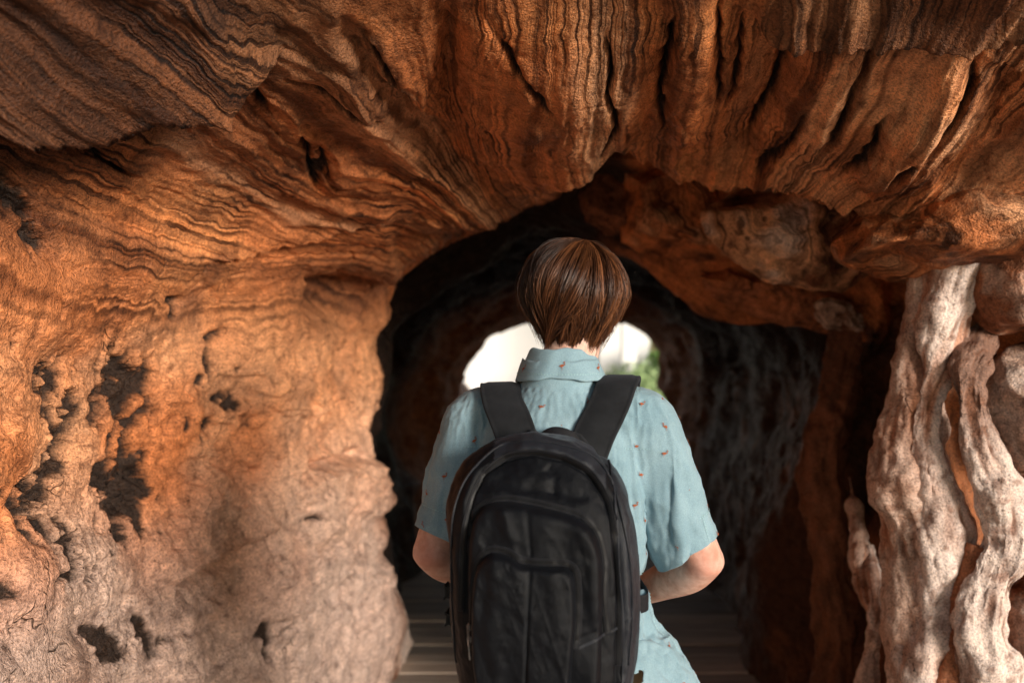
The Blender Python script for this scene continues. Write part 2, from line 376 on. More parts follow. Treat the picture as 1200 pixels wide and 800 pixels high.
    ch = sstep(.62, .78, chf) * sstep(330, 400, py) * (px < 470) * (JJ < 4.2)
    D -= .012 * ch; tint -= .55 * ch
    # cracks
    for ln, w, a in (([(925, 36), (918, 80), (890, 140), (876, 168)], 4, .06), ([(1026, 30), (1012, 70), (988, 118), (970, 146)], 4, .06), ([(948, 108), (930, 150), (900, 180), (888, 202)], 4, .05),
                     ([(1052, 108), (1020, 150), (984, 182)], 4, .05), ([(1152, 48), (1140, 92), (1100, 136), (1058, 164), (1028, 194)], 5, .07), ([(872, 20), (868, 60), (850, 120)], 3.5, .05),
                     ([(792, -10), (786, 40), (774, 92), (778, 150)], 4, .05), ([(840, -10), (846, 60), (838, 110)], 3, .04), ([(708, 10), (716, 60), (722, 120), (700, 160)], 3, .04),
                     ([(352, 148), (358, 172), (362, 196), (372, 208)], 3, .04), ([(370, 160), (384, 196)], 2.5, .03), ([(288, 92), (302, 110), (314, 132)], 5, .05), ([(266, 382), (248, 402), (243, 436), (246, 452)], 3.5, .05), ([(182, 350), (210, 348)], 4, .05), ([(198, 352), (201, 376)], 4, .05),
                     ([(232, 292), (214, 312)], 2.5, .03), ([(336, 600), (352, 604)], 3, .03), ([(288, 748), (302, 730), (306, 780)], 5, .05), ([(62, 690), (88, 670)], 3, .03), ([(420, 20), (470, 90), (488, 130)], 3, .04),
                     ([(158, 98), (200, 140), (222, 155)], 5, .06), ([(76, 155), (110, 180), (156, 210)], 3.5, .05), ([(585, 20), (620, 60), (655, 90)], 3, .03), ([(330, 78), (400, 110), (450, 128)], 3, .03)):
        s_ = stroke(ln, w * 1.1, 1.0, taper=.25); D -= .8 * a * s_; tint -= .7 * s_
    # layered relief that follows the grain
    swn = sw * (0.35 + 0.65 * sstep(-.3, .3, fbm(V, 3, 3, 77)))
    D += swn * (0.011 * noise1(sd / 34, 3) + 0.007 * noise1(sd / 12.5, 4) + 0.0042 * noise1(sd / 6, 5))
    # plates that break off along the layers: a saw profile across the grain
    up = sstep(330, 230, py) * front
    rt = up * sstep(540, 640, px); lf = up * (1 - sstep(540, 640, px))
    def saw(period, seed):
        ph = sd / period + .8 * noise1(sd / (period * 2.3), seed) + .35 * fbm(V, 2.2, 2, seed + 7)
        fr = ph - np.floor(ph); hgt = .45 + .55 * noise1(np.floor(ph) * 1.37, seed + 3)
        return hgt * np.where(fr < .88, (fr / .88) ** 1.4, 1 - sstep(.88, 1.0, fr))
    D += rt * (.014 + .020 * sstep(760, 860, px)) * saw(92, 31) + rt * (.008 + .008 * sstep(760, 860, px)) * saw(30, 35) + lf * .020 * saw(70, 37) + lf * .010 * saw(24, 38) + up * .0045 * saw(11, 39)
    # general roughness
    low = sstep(330, 460, py) * (px < 600)
    rg = sstep(-.25, .35, fbm(V, 1.3, 3, 57))          # rough and worn areas alternate
    D += .05 * fbm(V, 1.7, 3, 51) + .022 * fbm(V, 5, 3, 52) + (.003 + .004 * low) * rg * fbm(V, 24, 3, 53) + (.0018 + .0022 * low * rg) * fbm(V, 80, 2, 54)
    for sc_, a_, w_, sd_ in ((3.0, .022, .035, 71), (6.5, .010, .045, 73)):
        cn = fbm(V * [1, 1, .7] + .06 * np.stack([noise(V, 9, 81), noise(V, 9, 82), noise(V, 9, 83)], 1), sc_, 3, sd_)
        ck = np.exp(-(cn / w_) ** 2) * sstep(.05, .35, fbm(V, 2.2, 2, sd_ + 40)) * (1 - .7 * sw)
        D -= a_ * ck; tint -= .35 * ck
    def terrace(sc, n, seed):
        v = fbm(V * [1, .8, 1.25] + .03 * np.stack([noise(V, 14, seed + 1), noise(V, 14, seed + 2), noise(V, 14, seed + 3)], 1), sc, 4, seed, .55) * n
        f = v - np.floor(v); return (np.floor(v) + np.clip(f * 1.0, 0, .8) * .35 + sstep(.80, .97, f) * .72) / n
    D += low * (.085 * terrace(2.6, 5, 241) + .030 * terrace(7.0, 5, 247) * (.4 + .6 * rg)) * (JJ < 4.6)
    D += (.05 * (ridged(V * [1, 1, 1.3], 2.2, 2, 66) - .62)) * low * sstep(430, 560, py)
    blk = far * (1 - sstep(9.5, 10, JJ))
    D += blk * ((.10 + .10 * sstep(7.5, 8.5, JJ)) * (ridged(V * [1, .7, 1], 1.6, 3, 61) - .6) + .05 * fbm(V, 3.5, 3, 63))
    V2 = V + N * D[:, None]
    V2[:, 2] = np.where(V2[:, 2] < -.3, -.3, V2[:, 2])

    # colours ------------------------------------------------------
    def lerp(a, b, t): return a + (b - a) * np.asarray(t)[:, None]
    nz = fbm(V, 2.3, 4, 90); nz2 = fbm(V, 5.0, 4, 95)
    C = np.tile(RUST, (len(V), 1))
    C = lerp(C, OCHRE, sstep(-.1, .5, nz))
    C = lerp(C, BROWN, sstep(.05, .45, -nz2) * .75)
    C = lerp(C, BROWN, sw * sstep(.1, .7, noise1(sd / 40, 13)) * .55)
    C = lerp(C, TAN, sw * sstep(.2, .8, noise1(sd / 55, 23)) * .7)
    pale = sstep(480, 760, py + 90 * nz + (px - 200) * .18) * (px < 620) * front
    C = lerp(C, TAN * .9, sstep(330, 430, py) * (px < 520) * front * .55 * sstep(-.5, .4, nz))
    C = lerp(C, PALE * .85, pale * .85)
    dk = sstep(600, 90, px + 1.5 * py + 40 * nz) ** .8 * front                       # the top left corner is darker
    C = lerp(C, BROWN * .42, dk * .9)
    C = lerp(C, BROWN * .45, np.exp(-(((q - [40, 190]) / [110, 50]) ** 2).sum(1)) * front * .85)  # shadow below the overhang, painted into the rock colour
    C = lerp(C, BROWN * .8, sstep(.05, .45, fbm(V, 1.1, 3, 98)) * front * .6)
    C = lerp(C, BROWN * .5, sstep(62, 30, py + 10 * nz) * sstep(850, 930, px) * .9)
    C = lerp(C, BROWN * .8, np.exp(-(((q - [390, 350]) / [62, 34]) ** 2).sum(1)) * front * .95)  # shade of the hollow under the lip, painted in brown
    C = lerp(C, TAN, np.exp(-(((q - [1110, 120]) @ np.array([[.7, .7], [-.7, .7]]).T / [60, 22]) ** 2).sum(1)) * .8)
    C = lerp(C, BROWN * .55, pitg * .8 * sstep(-.5, .3, fbm(V, 30, 3, 231)))
    C = lerp(C, DARK, sstep(.15, .5, D * 0 - tint))
    C = lerp(C, TAN, sstep(820, 980, px) * (py < 240) * front * .6 * sstep(-.3, .4, nz2))  # right ceiling brightened by painting it tan
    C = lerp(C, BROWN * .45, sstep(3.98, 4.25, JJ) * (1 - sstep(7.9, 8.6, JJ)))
    C = lerp(C, DARK * .8, sstep(4.2, 4.8, JJ) * (1 - sstep(7.6, 8.3, JJ)) * .93)  # shade of the inner passage painted in as near-black rock
    mid2 = (JJ > 4.05) * (JJ < 6.1) * sstep(690, 760, px) * (py < 400)
    C = lerp(C, RUST * 1.25, mid2 * sstep(-.5, .2, nz2) * .95)
    C = lerp(C, TAN, mid2 * sstep(260, 200, py) * sstep(840, 900, px) * .8)  # painted highlights on the ledge that the sun misses
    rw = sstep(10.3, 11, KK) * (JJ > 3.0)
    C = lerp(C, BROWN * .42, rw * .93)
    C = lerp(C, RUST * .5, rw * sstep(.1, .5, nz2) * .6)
    C = lerp(C, RUST * .9, sstep(7.9, 8.8, JJ))  # lit rim of the way out, its glow put into the colour
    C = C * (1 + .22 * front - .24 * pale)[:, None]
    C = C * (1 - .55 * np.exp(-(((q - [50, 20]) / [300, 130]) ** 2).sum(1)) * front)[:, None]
    sw = np.where(JJ > 4.3, .25, sw)

    parts = [('cave_wall', 'lit orange left wall of the rock tunnel, pitted, pale towards the boardwalk', lambda j, k: (k < 4.4) & (j < 4.6)),
             ('cave_ceiling', 'grooved orange rock ceiling with wavy layers and black cracks', lambda j, k: (k >= 4.4) & (k < 10.2) & (j < 4.6)),
             ('cave_wall', 'dark brown right wall of the tunnel behind the pale roots', lambda j, k: (k >= 10.2) & (j < 4.6)),
             ('cave_passage', 'dark inner passage of the tunnel leading to the bright way out', lambda j, k: j >= 4.6)]
    fj = (JJ[Q].mean(1)); fk = KK[Q].mean(1)
    N2 = vnormals(V2, Q)
    obs = []
    for nm, lab, sel in parts:
        f = Q[sel(fj, fk)]
        ids, inv = np.unique(f, return_inverse=True)
        me = mesh_np(nm, V2[ids], inv.reshape(f.shape), M_ROCK)
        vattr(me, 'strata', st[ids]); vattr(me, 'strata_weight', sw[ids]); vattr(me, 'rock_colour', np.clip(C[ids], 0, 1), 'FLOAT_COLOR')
        me.normals_split_custom_set_from_vertices(N2[ids].tolist())
        obs.append(tag(link(nm, me), lab, kind='structure'))
    return obs

build_cave()
# ------------------------------------------------------------------ roots and loose rocks
def rock_attrs(me, V, C, st, sw):
    vattr(me, 'strata', st); vattr(me, 'strata_weight', sw); vattr(me, 'rock_colour', np.clip(C, 0, 1), 'FLOAT_COLOR')

def root(label, pts, d, col, seed, streak=RUST, squash=.8, flute=.16, group=None, na=110, nl=260, dark_top=None, dd=None):
    """a gnarled root following measured points (px, py, radius px) at distance d"""
    pts = np.array(pts, float)
    dist = np.full(len(pts), d) if dd is None else np.array(dd, float)
    c = np.array([P(p[0], p[1], e) for p, e in zip(pts, dist)])
    r = pts[:, 2] / F * dist
    pc = crom(np.column_stack([c, r]), nl)
    c, r = pc[:, :3], np.maximum(pc[:, 3], .004)
    T = np.gradient(c, axis=0); T /= np.linalg.norm(T, axis=1, keepdims=True)
    X = np.cross(T, [0, 1, 0]); X /= np.linalg.norm(X, axis=1, keepdims=True)
    Y = np.cross(T, X)
    th = np.linspace(0, 2 * np.pi, na, endpoint=False)
    s = np.linspace(0, 1, nl)[:, None] * np.ones(na)[None]
    L = np.concatenate([[0], np.cumsum(np.linalg.norm(np.diff(c, axis=0), axis=1))])[:, None] * np.ones(na)[None]
    TH = th[None] + .5 * np.sin(L * 4 + seed)             # the fibres twist
    q = np.stack([np.cos(TH) * 1.0, np.sin(TH) * 1.0, L * 1.6 + seed * 3.1], -1).reshape(-1, 3)
    f1 = fbm(q * [1, 1, 1.5], 1.15, 3, seed).reshape(nl, na); f2 = fbm(q * [1, 1, 1.6], 3.2, 3, seed + 5).reshape(nl, na)
    rr = r[:, None] * (1 + flute * 1.4 * f1 + flute * .4 * f2)
    V = c[:, None] + rr[..., None] * (np.cos(th)[None, :, None] * X[:, None] + squash * np.sin(th)[None, :, None] * Y[:, None])
    V = V.reshape(-1, 3)
    Q = grid_quads(nl, na, True)
    N = vnormals(V, Q)
    if ((V - np.repeat(c, na, 0)) * N).sum(1).mean() < 0: Q = Q[:, ::-1]; N = -N
    V = V + N * (.036 * fbm(V * [1, 1, .85], 8.5, 3, seed + 20) + .007 * fbm(V, 26, 3, seed + 21) + .0022 * fbm(V, 80, 2, seed + 22))[:, None]
    f1, f2 = f1.ravel(), f2.ravel()
    C = np.tile(np.asarray(col, float), (len(V), 1))
    lerp = lambda a, b, t: a + (b - a) * np.asarray(t)[:, None]
    nz = fbm(V, 6, 3, seed + 30)
    C = lerp(C, streak, sstep(-.05, -.5, f1) * .7); C = lerp(C, BROWN * .8, sstep(-.25, -.65, f2 + .5 * f1) * .8)
    C = lerp(C, .5 * streak + .5 * C, sstep(.15, .5, nz) * .6); C = lerp(C, BROWN, sstep(.30, .42, fbm(V, 38, 3, seed + 41)) * .55)
    C = lerp(C, BROWN * 1.3, sstep(.08, .40, fbm(V * [1, 1, .6], 5, 4, seed + 51)) * .65)
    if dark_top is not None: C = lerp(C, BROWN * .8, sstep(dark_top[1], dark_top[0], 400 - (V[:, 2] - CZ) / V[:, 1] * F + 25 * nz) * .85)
    me = mesh_np('tree_root', V, Q, M_ROOT)
    rock_attrs(me, V, C, (TH.ravel() % 6.283) * 30 + 20 * f2, np.full(len(V), .06))
    return tag(link('tree_root', me), label, 'root', group)

def boulder(name, label, cat, c, rad, col, seed, facet=.5, rot=(0, 0, 0), group=None, amp=1.0, sub=6, side=BROWN, pale=None):
    """a weathered rock: sphere cut by random planes, roughened"""
    bm = bmesh.new(); bmesh.ops.create_icosphere(bm, subdivisions=sub, radius=1)
    V = np.array([v.co for v in bm.verts]); Fc = np.array([[v.index for v in f.verts] for f in bm.faces]); bm.free()
    rng = np.random.RandomState(seed)
    rad_ = np.ones(len(V))
    for _ in range(16):
        n = rng.normal(size=3); n /= np.linalg.norm(n); h = 1 - facet * rng.uniform(.12, .5)
        dn = V @ n
        lim = np.where(dn > 1e-3, h / np.maximum(dn, 1e-3), 9)
        rad_ = -np.log(np.exp(-14 * rad_) + np.exp(-14 * lim)) / 14 if False else np.minimum(rad_, lim)
    U = V * rad_[:, None]
    from mathutils import Euler
    M = np.array(Euler([R(a) for a in rot]).to_matrix())
    W = (U * np.asarray(rad)) @ M.T + np.asarray(c)
    N = V / np.asarray(rad); N /= np.linalg.norm(N, axis=1, keepdims=True); N = N @ M.T
    s = float(np.mean(rad))
    W = W + N * (s * amp * (.13 * fbm(W, .75 / s, 3, seed) + .05 * fbm(W, 2.6 / s, 3, seed + 3)) + .003 * fbm(W, 45, 3, seed + 5))[:, None]
    lerp = lambda a, b, t: a + (b - a) * np.asarray(t)[:, None]
    C = np.tile(np.asarray(col, float), (len(V), 1))
    nz = fbm(W, 2.2 / s, 4, seed + 8); n2 = fbm(W, 5 / s, 3, seed + 9)
    C = lerp(C, side, sstep(.05, .5, nz)); C = lerp(C, C * .45, sstep(.1, .5, -n2))
    if pale is not None: C = lerp(C, pale, sstep(.0, .45, -nz) * .8)
    if name == 'roof_rock': W = W + N * (.014 * noise1((W[:, 0] * 330 + W[:, 2] * 160 + W[:, 1] * 60 + 40 * nz) / 22, seed) + .02 * (ridged(W, 5, 3, seed + 11) - .6))[:, None]
    me = mesh_np(name, W, Fc, M_ROCK)
    rock_attrs(me, W, C, (W[:, 2] * 420 + W[:, 0] * 200 if name != 'roof_rock' else W[:, 0] * 330 + W[:, 2] * 160 + W[:, 1] * 60) + 40 * nz, np.full(len(W), .35 if name != 'roof_rock' else .75))
    return tag(link(name, me), label, cat, group)

PINK = np.array([.76, .62, .55]); WARM = np.array([.58, .41, .33])
root('broad pinkish root lobe at the edge of the dark passage, leftmost of the thick roots', [(1102, 262, 34), (1094, 320, 26), (1086, 385, 25), (1076, 450, 32), (1068, 515, 38), (1066, 572, 43), (1076, 650, 41), (1084, 740, 44), (1088, 850, 48), (1088, 1060, 58)], 2.88, WARM, 3, squash=.9, flute=.2)
root('whitest root strand, fluted, running full height over the pinkish lobe', [(1128, 250, 40), (1118, 305, 30), (1112, 365, 30), (1098, 430, 25), (1084, 490, 19), (1090, 560, 24), (1106, 640, 32), (1104, 720, 30), (1088, 800, 34), (1080, 1060, 46)], 2.82, PINK, 8, flute=.2)
root('rusty red root in the hollow between two pale roots', [(1140, 280, 26), (1132, 400, 20), (1122, 480, 24), (1112, 550, 24), (1128, 650, 26), (1136, 760, 30), (1132, 900, 34), (1130, 1060, 38)], 2.90, RUST * .7, 14, streak=BROWN)
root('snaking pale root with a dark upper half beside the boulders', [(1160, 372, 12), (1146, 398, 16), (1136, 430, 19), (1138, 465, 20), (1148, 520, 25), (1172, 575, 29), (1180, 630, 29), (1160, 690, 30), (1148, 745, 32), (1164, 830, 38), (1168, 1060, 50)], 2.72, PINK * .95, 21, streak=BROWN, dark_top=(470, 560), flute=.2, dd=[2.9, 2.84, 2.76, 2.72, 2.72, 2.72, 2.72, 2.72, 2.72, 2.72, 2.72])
root('narrow brown root leaning into the base of the snaking root', [(1150, 640, 12), (1134, 700, 16), (1126, 770, 20), (1118, 860, 24), (1110, 1060, 30)], 2.76, BROWN * 1.8, 27, streak=DARK)
root('thin pale root hanging on the dark right wall', [(996, 560, 2), (1006, 625, 6), (1014, 690, 8), (1027, 725, 9), (1020, 780, 12), (1012, 850, 15), (1006, 960, 20)], 3.02, WARM, 33, na=60, nl=160, dd=[3.75, 3.40, 3.25, 3.2, 3.2, 3.2, 3.2])
root('short pale root spur joining the thin hanging root', [(1020, 640, 1.5), (1025, 690, 5), (1027, 745, 8)], 3.02, PINK, 37, na=40, nl=60, dd=[3.32, 3.21, 3.19])
root('dark knobbly root column under the slab end in the dark passage', [(1006, 372, 30), (994, 420, 24), (982, 470, 22), (970, 520, 24), (966, 600, 28), (980, 700, 30), (986, 800, 36), (986, 860, 44)], 3.7, BROWN * .62, 41, na=90, nl=220, streak=RUST * .45, dd=[3.85] * 8, flute=.26)
boulder('boulder', 'brown rounded boulder under the roof, topmost at the right edge', 'rock', P(1194, 338, 2.78), (.128, .17, .140), BROWN * 1.9, 5, pale=WARM, facet=.5)
boulder('boulder', 'pale grey boulder in the middle of the right edge, black seam on its left', 'rock', P(1212, 478, 2.82), (.140, .2, .190), WARM * .95, 9, pale=PINK, facet=.5)
boulder('boulder', 'pinkish boulder low at the right edge beside the snaking root', 'rock', P(1228, 760, 2.88), (.15, .2, .20), WARM, 17, pale=PINK, facet=.5)
boulder('boulder', 'rounded dusty boulder by the boardwalk at the foot of the left wall', 'rock', P(438, 752, 4.72), (.185, .46, .42), WARM * 1.2, 23, facet=.95, pale=PINK, rot=(0, -14, 0))
for lab, (px_, py_, d_), rad, rot, col, sd_, pl in (
    ('orange angular block jutting from the roof above the person, leftmost of the roof blocks', (800, 258, 3.95), (.36, .3, .24), (10, 22, 20), RUST * 1.3, 31, TAN * .9),
    ('tan block painted as sunlit, with small chipped facets in the right roof', (930, 262, 3.5), (.36, .3, .20), (20, 14, -12), TAN * 1.05, 36, PINK),  # paler colour stands in for sun on this block
    ('orange block near the roof edge above the white root, rightmost of the roof blocks', (1096, 262, 2.74), (.27, .34, .165), (4, -16, 8), RUST, 39, TAN),
    ('long brown slab overhanging the dark passage, its end lit', (905, 345, 4.1), (.46, .3, .13), (14, 12, 4), BROWN * 2.4, 44, RUST),
    ('small stone at the tip of the long overhanging slab, painted pinkish as its lit end', (985, 372, 3.78), (.11, .12, .06), (0, 20, 0), WARM * .8, 47, PINK),  # pale pink paints the light on the slab's end
    ('dark brown lobe of rock hanging in the notch of the roof right above the head', (722, 232, 4.1), (.17, .2, .21), (0, 0, 0), BROWN * 1.2, 51, None)):
    boulder('roof_rock', lab, 'rock', P(px_, py_, d_), rad, col, sd_, facet=.95, rot=rot, pale=pl, amp=.75)
# ------------------------------------------------------------------ the person
def loft(rings, n=48, cap=True, sub=4):
    """rings: (centre, axis_x, axis_y) with full 3-D half axes; closed tube as (V, Q list)"""
    A = np.array([np.concatenate([c, a, b]) for c, a, b in rings], float)
    A = crom(A, (len(rings) - 1) * sub + 1)
    th = np.linspace(0, 2 * np.pi, n, endpoint=False)
    V = A[:, None, :3] + np.cos(th)[None, :, None] * A[:, None, 3:6] + np.sin(th)[None, :, None] * A[:, None, 6:9]
    m = len(A)
    Q = [tuple(q) for q in grid_quads(m, n, True)]
    V = V.reshape(-1, 3)
    if cap: Q += [tuple(range(n))[::-1], tuple(range((m - 1) * n, m * n))]
    return V, Q

def limb(pts, rads, flat=None, n=28, sub=5, ends=True):
    """tapered round limb through joints"""
    pts = np.array(pts, float)
    T = np.gradient(pts, axis=0); T /= np.linalg.norm(T, axis=1, keepdims=True)
    rings = []
    for k, (p, t, r) in enumerate(zip(pts, T, rads)):
        x = np.cross(t, [0.13, 1, 0.07]); x /= np.linalg.norm(x); y = np.cross(t, x)
        f = 1 if flat is None else flat[k]
        rings.append((p, x * r, y * r * f))
    if ends:
        c, x, y = rings[0]; rings = [(c - T[0] * rads[0] * .8, x * .25, y * .25), (c - T[0] * rads[0] * .55, x * .8, y * .8)] + rings
        c, x, y = rings[-1]; rings += [(c + T[-1] * rads[-1] * .55, x * .8, y * .8), (c + T[-1] * rads[-1] * .8, x * .25, y * .25)]
    return loft(rings, n, True, sub)

def ell(c, r, rot=0):
    bm = bmesh.new(); bmesh.ops.create_icosphere(bm, subdivisions=4, radius=1)
    V = np.array([v.co for v in bm.verts]) * np.asarray(r) ; F_ = [tuple(v.index for v in f.verts) for f in bm.faces]; bm.free()
    a = R(rot); M = np.array([[1, 0, 0], [0, math.cos(a), -math.sin(a)], [0, math.sin(a), math.cos(a)]])
    return V @ M.T + np.asarray(c), F_

def fuse(name, parts, voxel, smooth=6, factor=.5):
    """one continuous surface from overlapping closed shapes"""
    V, Fs, o = [], [], 0
    for v, f in parts:
        V.append(v); Fs += [tuple(i + o for i in q) for q in f]; o += len(v)
    me = bpy.data.meshes.new(name); me.from_pydata(np.concatenate(V).tolist(), [], Fs); me.update()
    bm = bmesh.new(); bm.from_mesh(me); bmesh.ops.recalc_face_normals(bm, faces=bm.faces); bm.to_mesh(me); bm.free()
    ob = bpy.data.objects.new(name, me); COL.objects.link(ob)
    md = ob.modifiers.new('r', 'REMESH'); md.mode = 'VOXEL'; md.voxel_size = voxel; md.use_smooth_shade = True
    if smooth:
        ms = ob.modifiers.new('s', 'SMOOTH'); ms.iterations = smooth; ms.factor = factor
    return bake(ob, name)

def bake(ob, name):
    dg = bpy.context.evaluated_depsgraph_get(); dg.update()
    me = bpy.data.meshes.new_from_object(ob.evaluated_get(dg)); me.name = name
    COL.objects.unlink(ob); bpy.data.objects.remove(ob)
    return me

def co_of(me):
    a = np.empty(len(me.vertices) * 3, np.float32); me.vertices.foreach_get('co', a); return a.reshape(-1, 3).astype(float)

def set_co(me, V):
    me.vertices.foreach_set('co', np.asarray(V, np.float32).ravel()); me.update()

A3 = lambda *v: np.array(v, float)
TC = A3(.0975, 2.05, 0)                       # torso axis
TR = R(-8)                                    # the trunk is turned a little to the right
TX, TY = A3(math.cos(TR), math.sin(TR), 0), A3(-math.sin(TR), math.cos(TR), 0)
def B(x, y, z): return TC + TX * x + TY * y + A3(0, 0, z)

SHL, SHR = B(-.178, 0, 1.372), B(.178, 0, 1.372)
ELL_, ELR = A3(-.163, 2.045, 1.105), A3(.392, 2.035, 1.09)
WRL, WRR = A3(-.02, 2.25, 1.0), A3(.262, 2.235, .965)
HEAD = A3(.126, 2.07, 1.63)

def trunk(grow=0.0, top=True, hem=None):
    z = [(.90, .158, .112, 0), (.98, .158, .108, 0), (1.08, .150, .100, 0), (1.18, .158, .108, 0), (1.27, .170, .115, 0), (1.34, .165, .110, -.005), (1.395, .125, .088, -.008), (1.43, .080, .066, 0)]
    return [(B(0, y, h), TX * (a + grow), TY * (b + grow)) for h, a, b, y in z]

def hand(wr, fwd, up, side):
    """palm, four bent fingers and a thumb closing on a strap end"""
    fwd = fwd / np.linalg.norm(fwd); lat = np.cross(fwd, up); lat /= np.linalg.norm(lat); up = np.cross(lat, fwd)
    parts = []
    pc = wr + fwd * .052
    parts.append(loft([(wr - fwd * .015, lat * .024, up * .018), (wr + fwd * .02, lat * .032, up * .016), (wr + fwd * .06, lat * .041, up * .014), (wr + fwd * .092, lat * .040, up * .011), (wr + fwd * .1, lat * .034, up * .006)], 24))
    for k, (o, l) in enumerate(((-.030, .070), (-.010, .080), (.011, .075), (.031, .058))):
        b = wr + fwd * .088 + lat * o
        parts.append(limb([b - fwd * .02, b, b + fwd * l * .42 - up * .012, b + fwd * l * .55 - up * .036, b + fwd * l * .40 - up * .055], [.009, .009, .0085, .0078, .0065], n=14))
    t0 = wr + fwd * .030 - lat * .026 * side
    parts.append(limb([t0, t0 + fwd * .028 - lat * .022 * side - up * .008, t0 + fwd * .055 - lat * .026 * side - up * .022, t0 + fwd * .075 - lat * .014 * side - up * .034], [.015, .012, .0105, .008], n=14))
    return parts

def skin_material():
    m, t, b = newmat('skin', .55, (.62, .36, .26), .35)
    co = t.new('ShaderNodeTexCoord').outputs['Object']
    nz = t.new('ShaderNodeTexNoise', inp={'Vector': co, 'Scale': 28.0, 'Detail': 4.0}).outputs['Fac']
    n2 = t.new('ShaderNodeTexNoise', inp={'Vector': co, 'Scale': 260.0, 'Detail': 3.0}).outputs['Fac']
    n4 = t.new('ShaderNodeTexNoise', inp={'Vector': co, 'Scale': 90.0, 'Detail': 3.0}).outputs['Fac']
    fl = t.new('ShaderNodeAttribute', attribute_name='flush').outputs['Fac']
    c = t.ramp(nz, [(.3, (.56, .29, .21)), (.5, (.67, .42, .33)), (.7, (.74, .52, .43))])
    c = t.mix(1, c, t.ramp(n4, [(.35, (.88, .82, .80)), (.65, (1.08, 1.08, 1.08))]), 'MULTIPLY')
    c = t.mix(fl, c, (.52, .19, .13))
    t.l.new(c, b.inputs['Base Color'])
    t.l.new(t.new('ShaderNodeBump', inp={'Height': n2, 'Strength': .25, 'Distance': .002}).outputs[0], b.inputs['Normal'])
    return m
M_SKIN = skin_material()

def build_body():
    parts = [loft(trunk(), 56)]
    # neck, head
    parts.append(limb([B(0, .0, 1.40), B(.005, .0, 1.47), HEAD + A3(0, -.015, -.10), HEAD + A3(0, -.005, -.04)], [.066, .058, .056, .055]))
    H = HEAD
    parts += [ell(H + A3(0, -.008, .022), (.077, .096, .088)), ell(H + A3(0, .03, -.035), (.058, .062, .078)), ell(H + A3(0, .045, -.10), (.036, .040, .026)), ell(H + A3(0, .078, .012), (.052, .018, .014)),
              limb([H + A3(0, .088, -.002), H + A3(0, .102, -.026), H + A3(0, .108, -.044), H + A3(0, .094, -.052)], [.008, .010, .0125, .010], n=14),
              ell(H + A3(-.013, .092, -.05), (.009, .009, .007)), ell(H + A3(.013, .092, -.05), (.009, .009, .007)),
              ell(H + A3(0, .085, -.074), (.022, .011, .0048)), ell(H + A3(0, .084, -.083), (.019, .011, .0055)),
              ell(H + A3(-.040, .068, -.045), (.02, .018, .016)), ell(H + A3(.040, .068, -.045), (.02, .018, .016))]
    for s in (-1, 1):
        parts.append(ell(H + A3(s * .079, -.008, -.022), (.007, .019, .031), -12)); parts.append(ell(H + A3(s * .076, .0, -.02), (.010, .010, .02), -12))
    # arms
    for sh, e, wpt, s in ((SHL, ELL_, WRL, -1), (SHR, ELR, WRR, 1)):
        parts.append(limb([sh - A3(s * .05, 0, -.01), sh, sh * .72 + e * .28 + A3(s * .004, -.004, 0), sh * .38 + e * .62, e], [.056, .056, .050, .044, .041]))
        fw = wpt - e
        parts.append(limb([e + A3(0, -.004, .006), e + fw * .22 + A3(s * .004, 0, -.004), e + fw * .55, e + fw * .85, wpt], [.041, .0435, .038, .029, .026], flat=[1, 1, 1, .9, .8]))
        hd = A3(-s * .75, .55, .1) if s > 0 else A3(.75, .55, .05)
        parts += hand(wpt, hd, A3(0, .3, 1), s)
    # legs
    for s in (-1, 1):
        hp = B(s * .082, 0, .90); kn = B(s * .090, .015, .49); an = B(s * .092, -.02, .085)
        parts.append(limb([hp + A3(0, 0, .03), hp * .6 + kn * .4, kn + A3(0, 0, .06), kn, kn * .7 + an * .3 + TY * -.012, kn * .35 + an * .65, an], [.088, .074, .058, .053, .055, .040, .034]))
        parts.append(limb([an - TY * .02 - A3(0, 0, .04), an + TY * .06 - A3(0, 0, .05), an + TY * .15 - A3(0, 0, .062)], [.034, .034, .024]))
    me = fuse('body', parts, .0042, 5)
    me.materials.append(M_SKIN)
    V = co_of(me); fl = np.zeros(len(V))
    for e in (ELL_, ELR): fl = np.maximum(fl, np.exp(-(np.linalg.norm(V - e - A3(0, -.03, 0), axis=1) / .045) ** 2))
    vattr(me, 'flush', .6 * fl)
    return me

PERSON = bpy.data.objects.new('person', None); COL.objects.link(PERSON)
PERSON.location = (float(TC[0]), float(TC[1]), 0)
tag(PERSON, 'person seen from behind in a light blue patterned short sleeve shirt, hands held in front', 'person')
PINV = Matrix.Translation((-float(TC[0]), -float(TC[1]), 0))
def pchild(name, me, parent=PERSON):
    """meshes are modelled in scene metres and stored relative to the person's base"""
    me.transform(PINV) if True else None
    o = link(name, me, PERSON if parent is PERSON else parent); return o

BODY_ME = build_body()
BODY_BVH_V = co_of(BODY_ME)

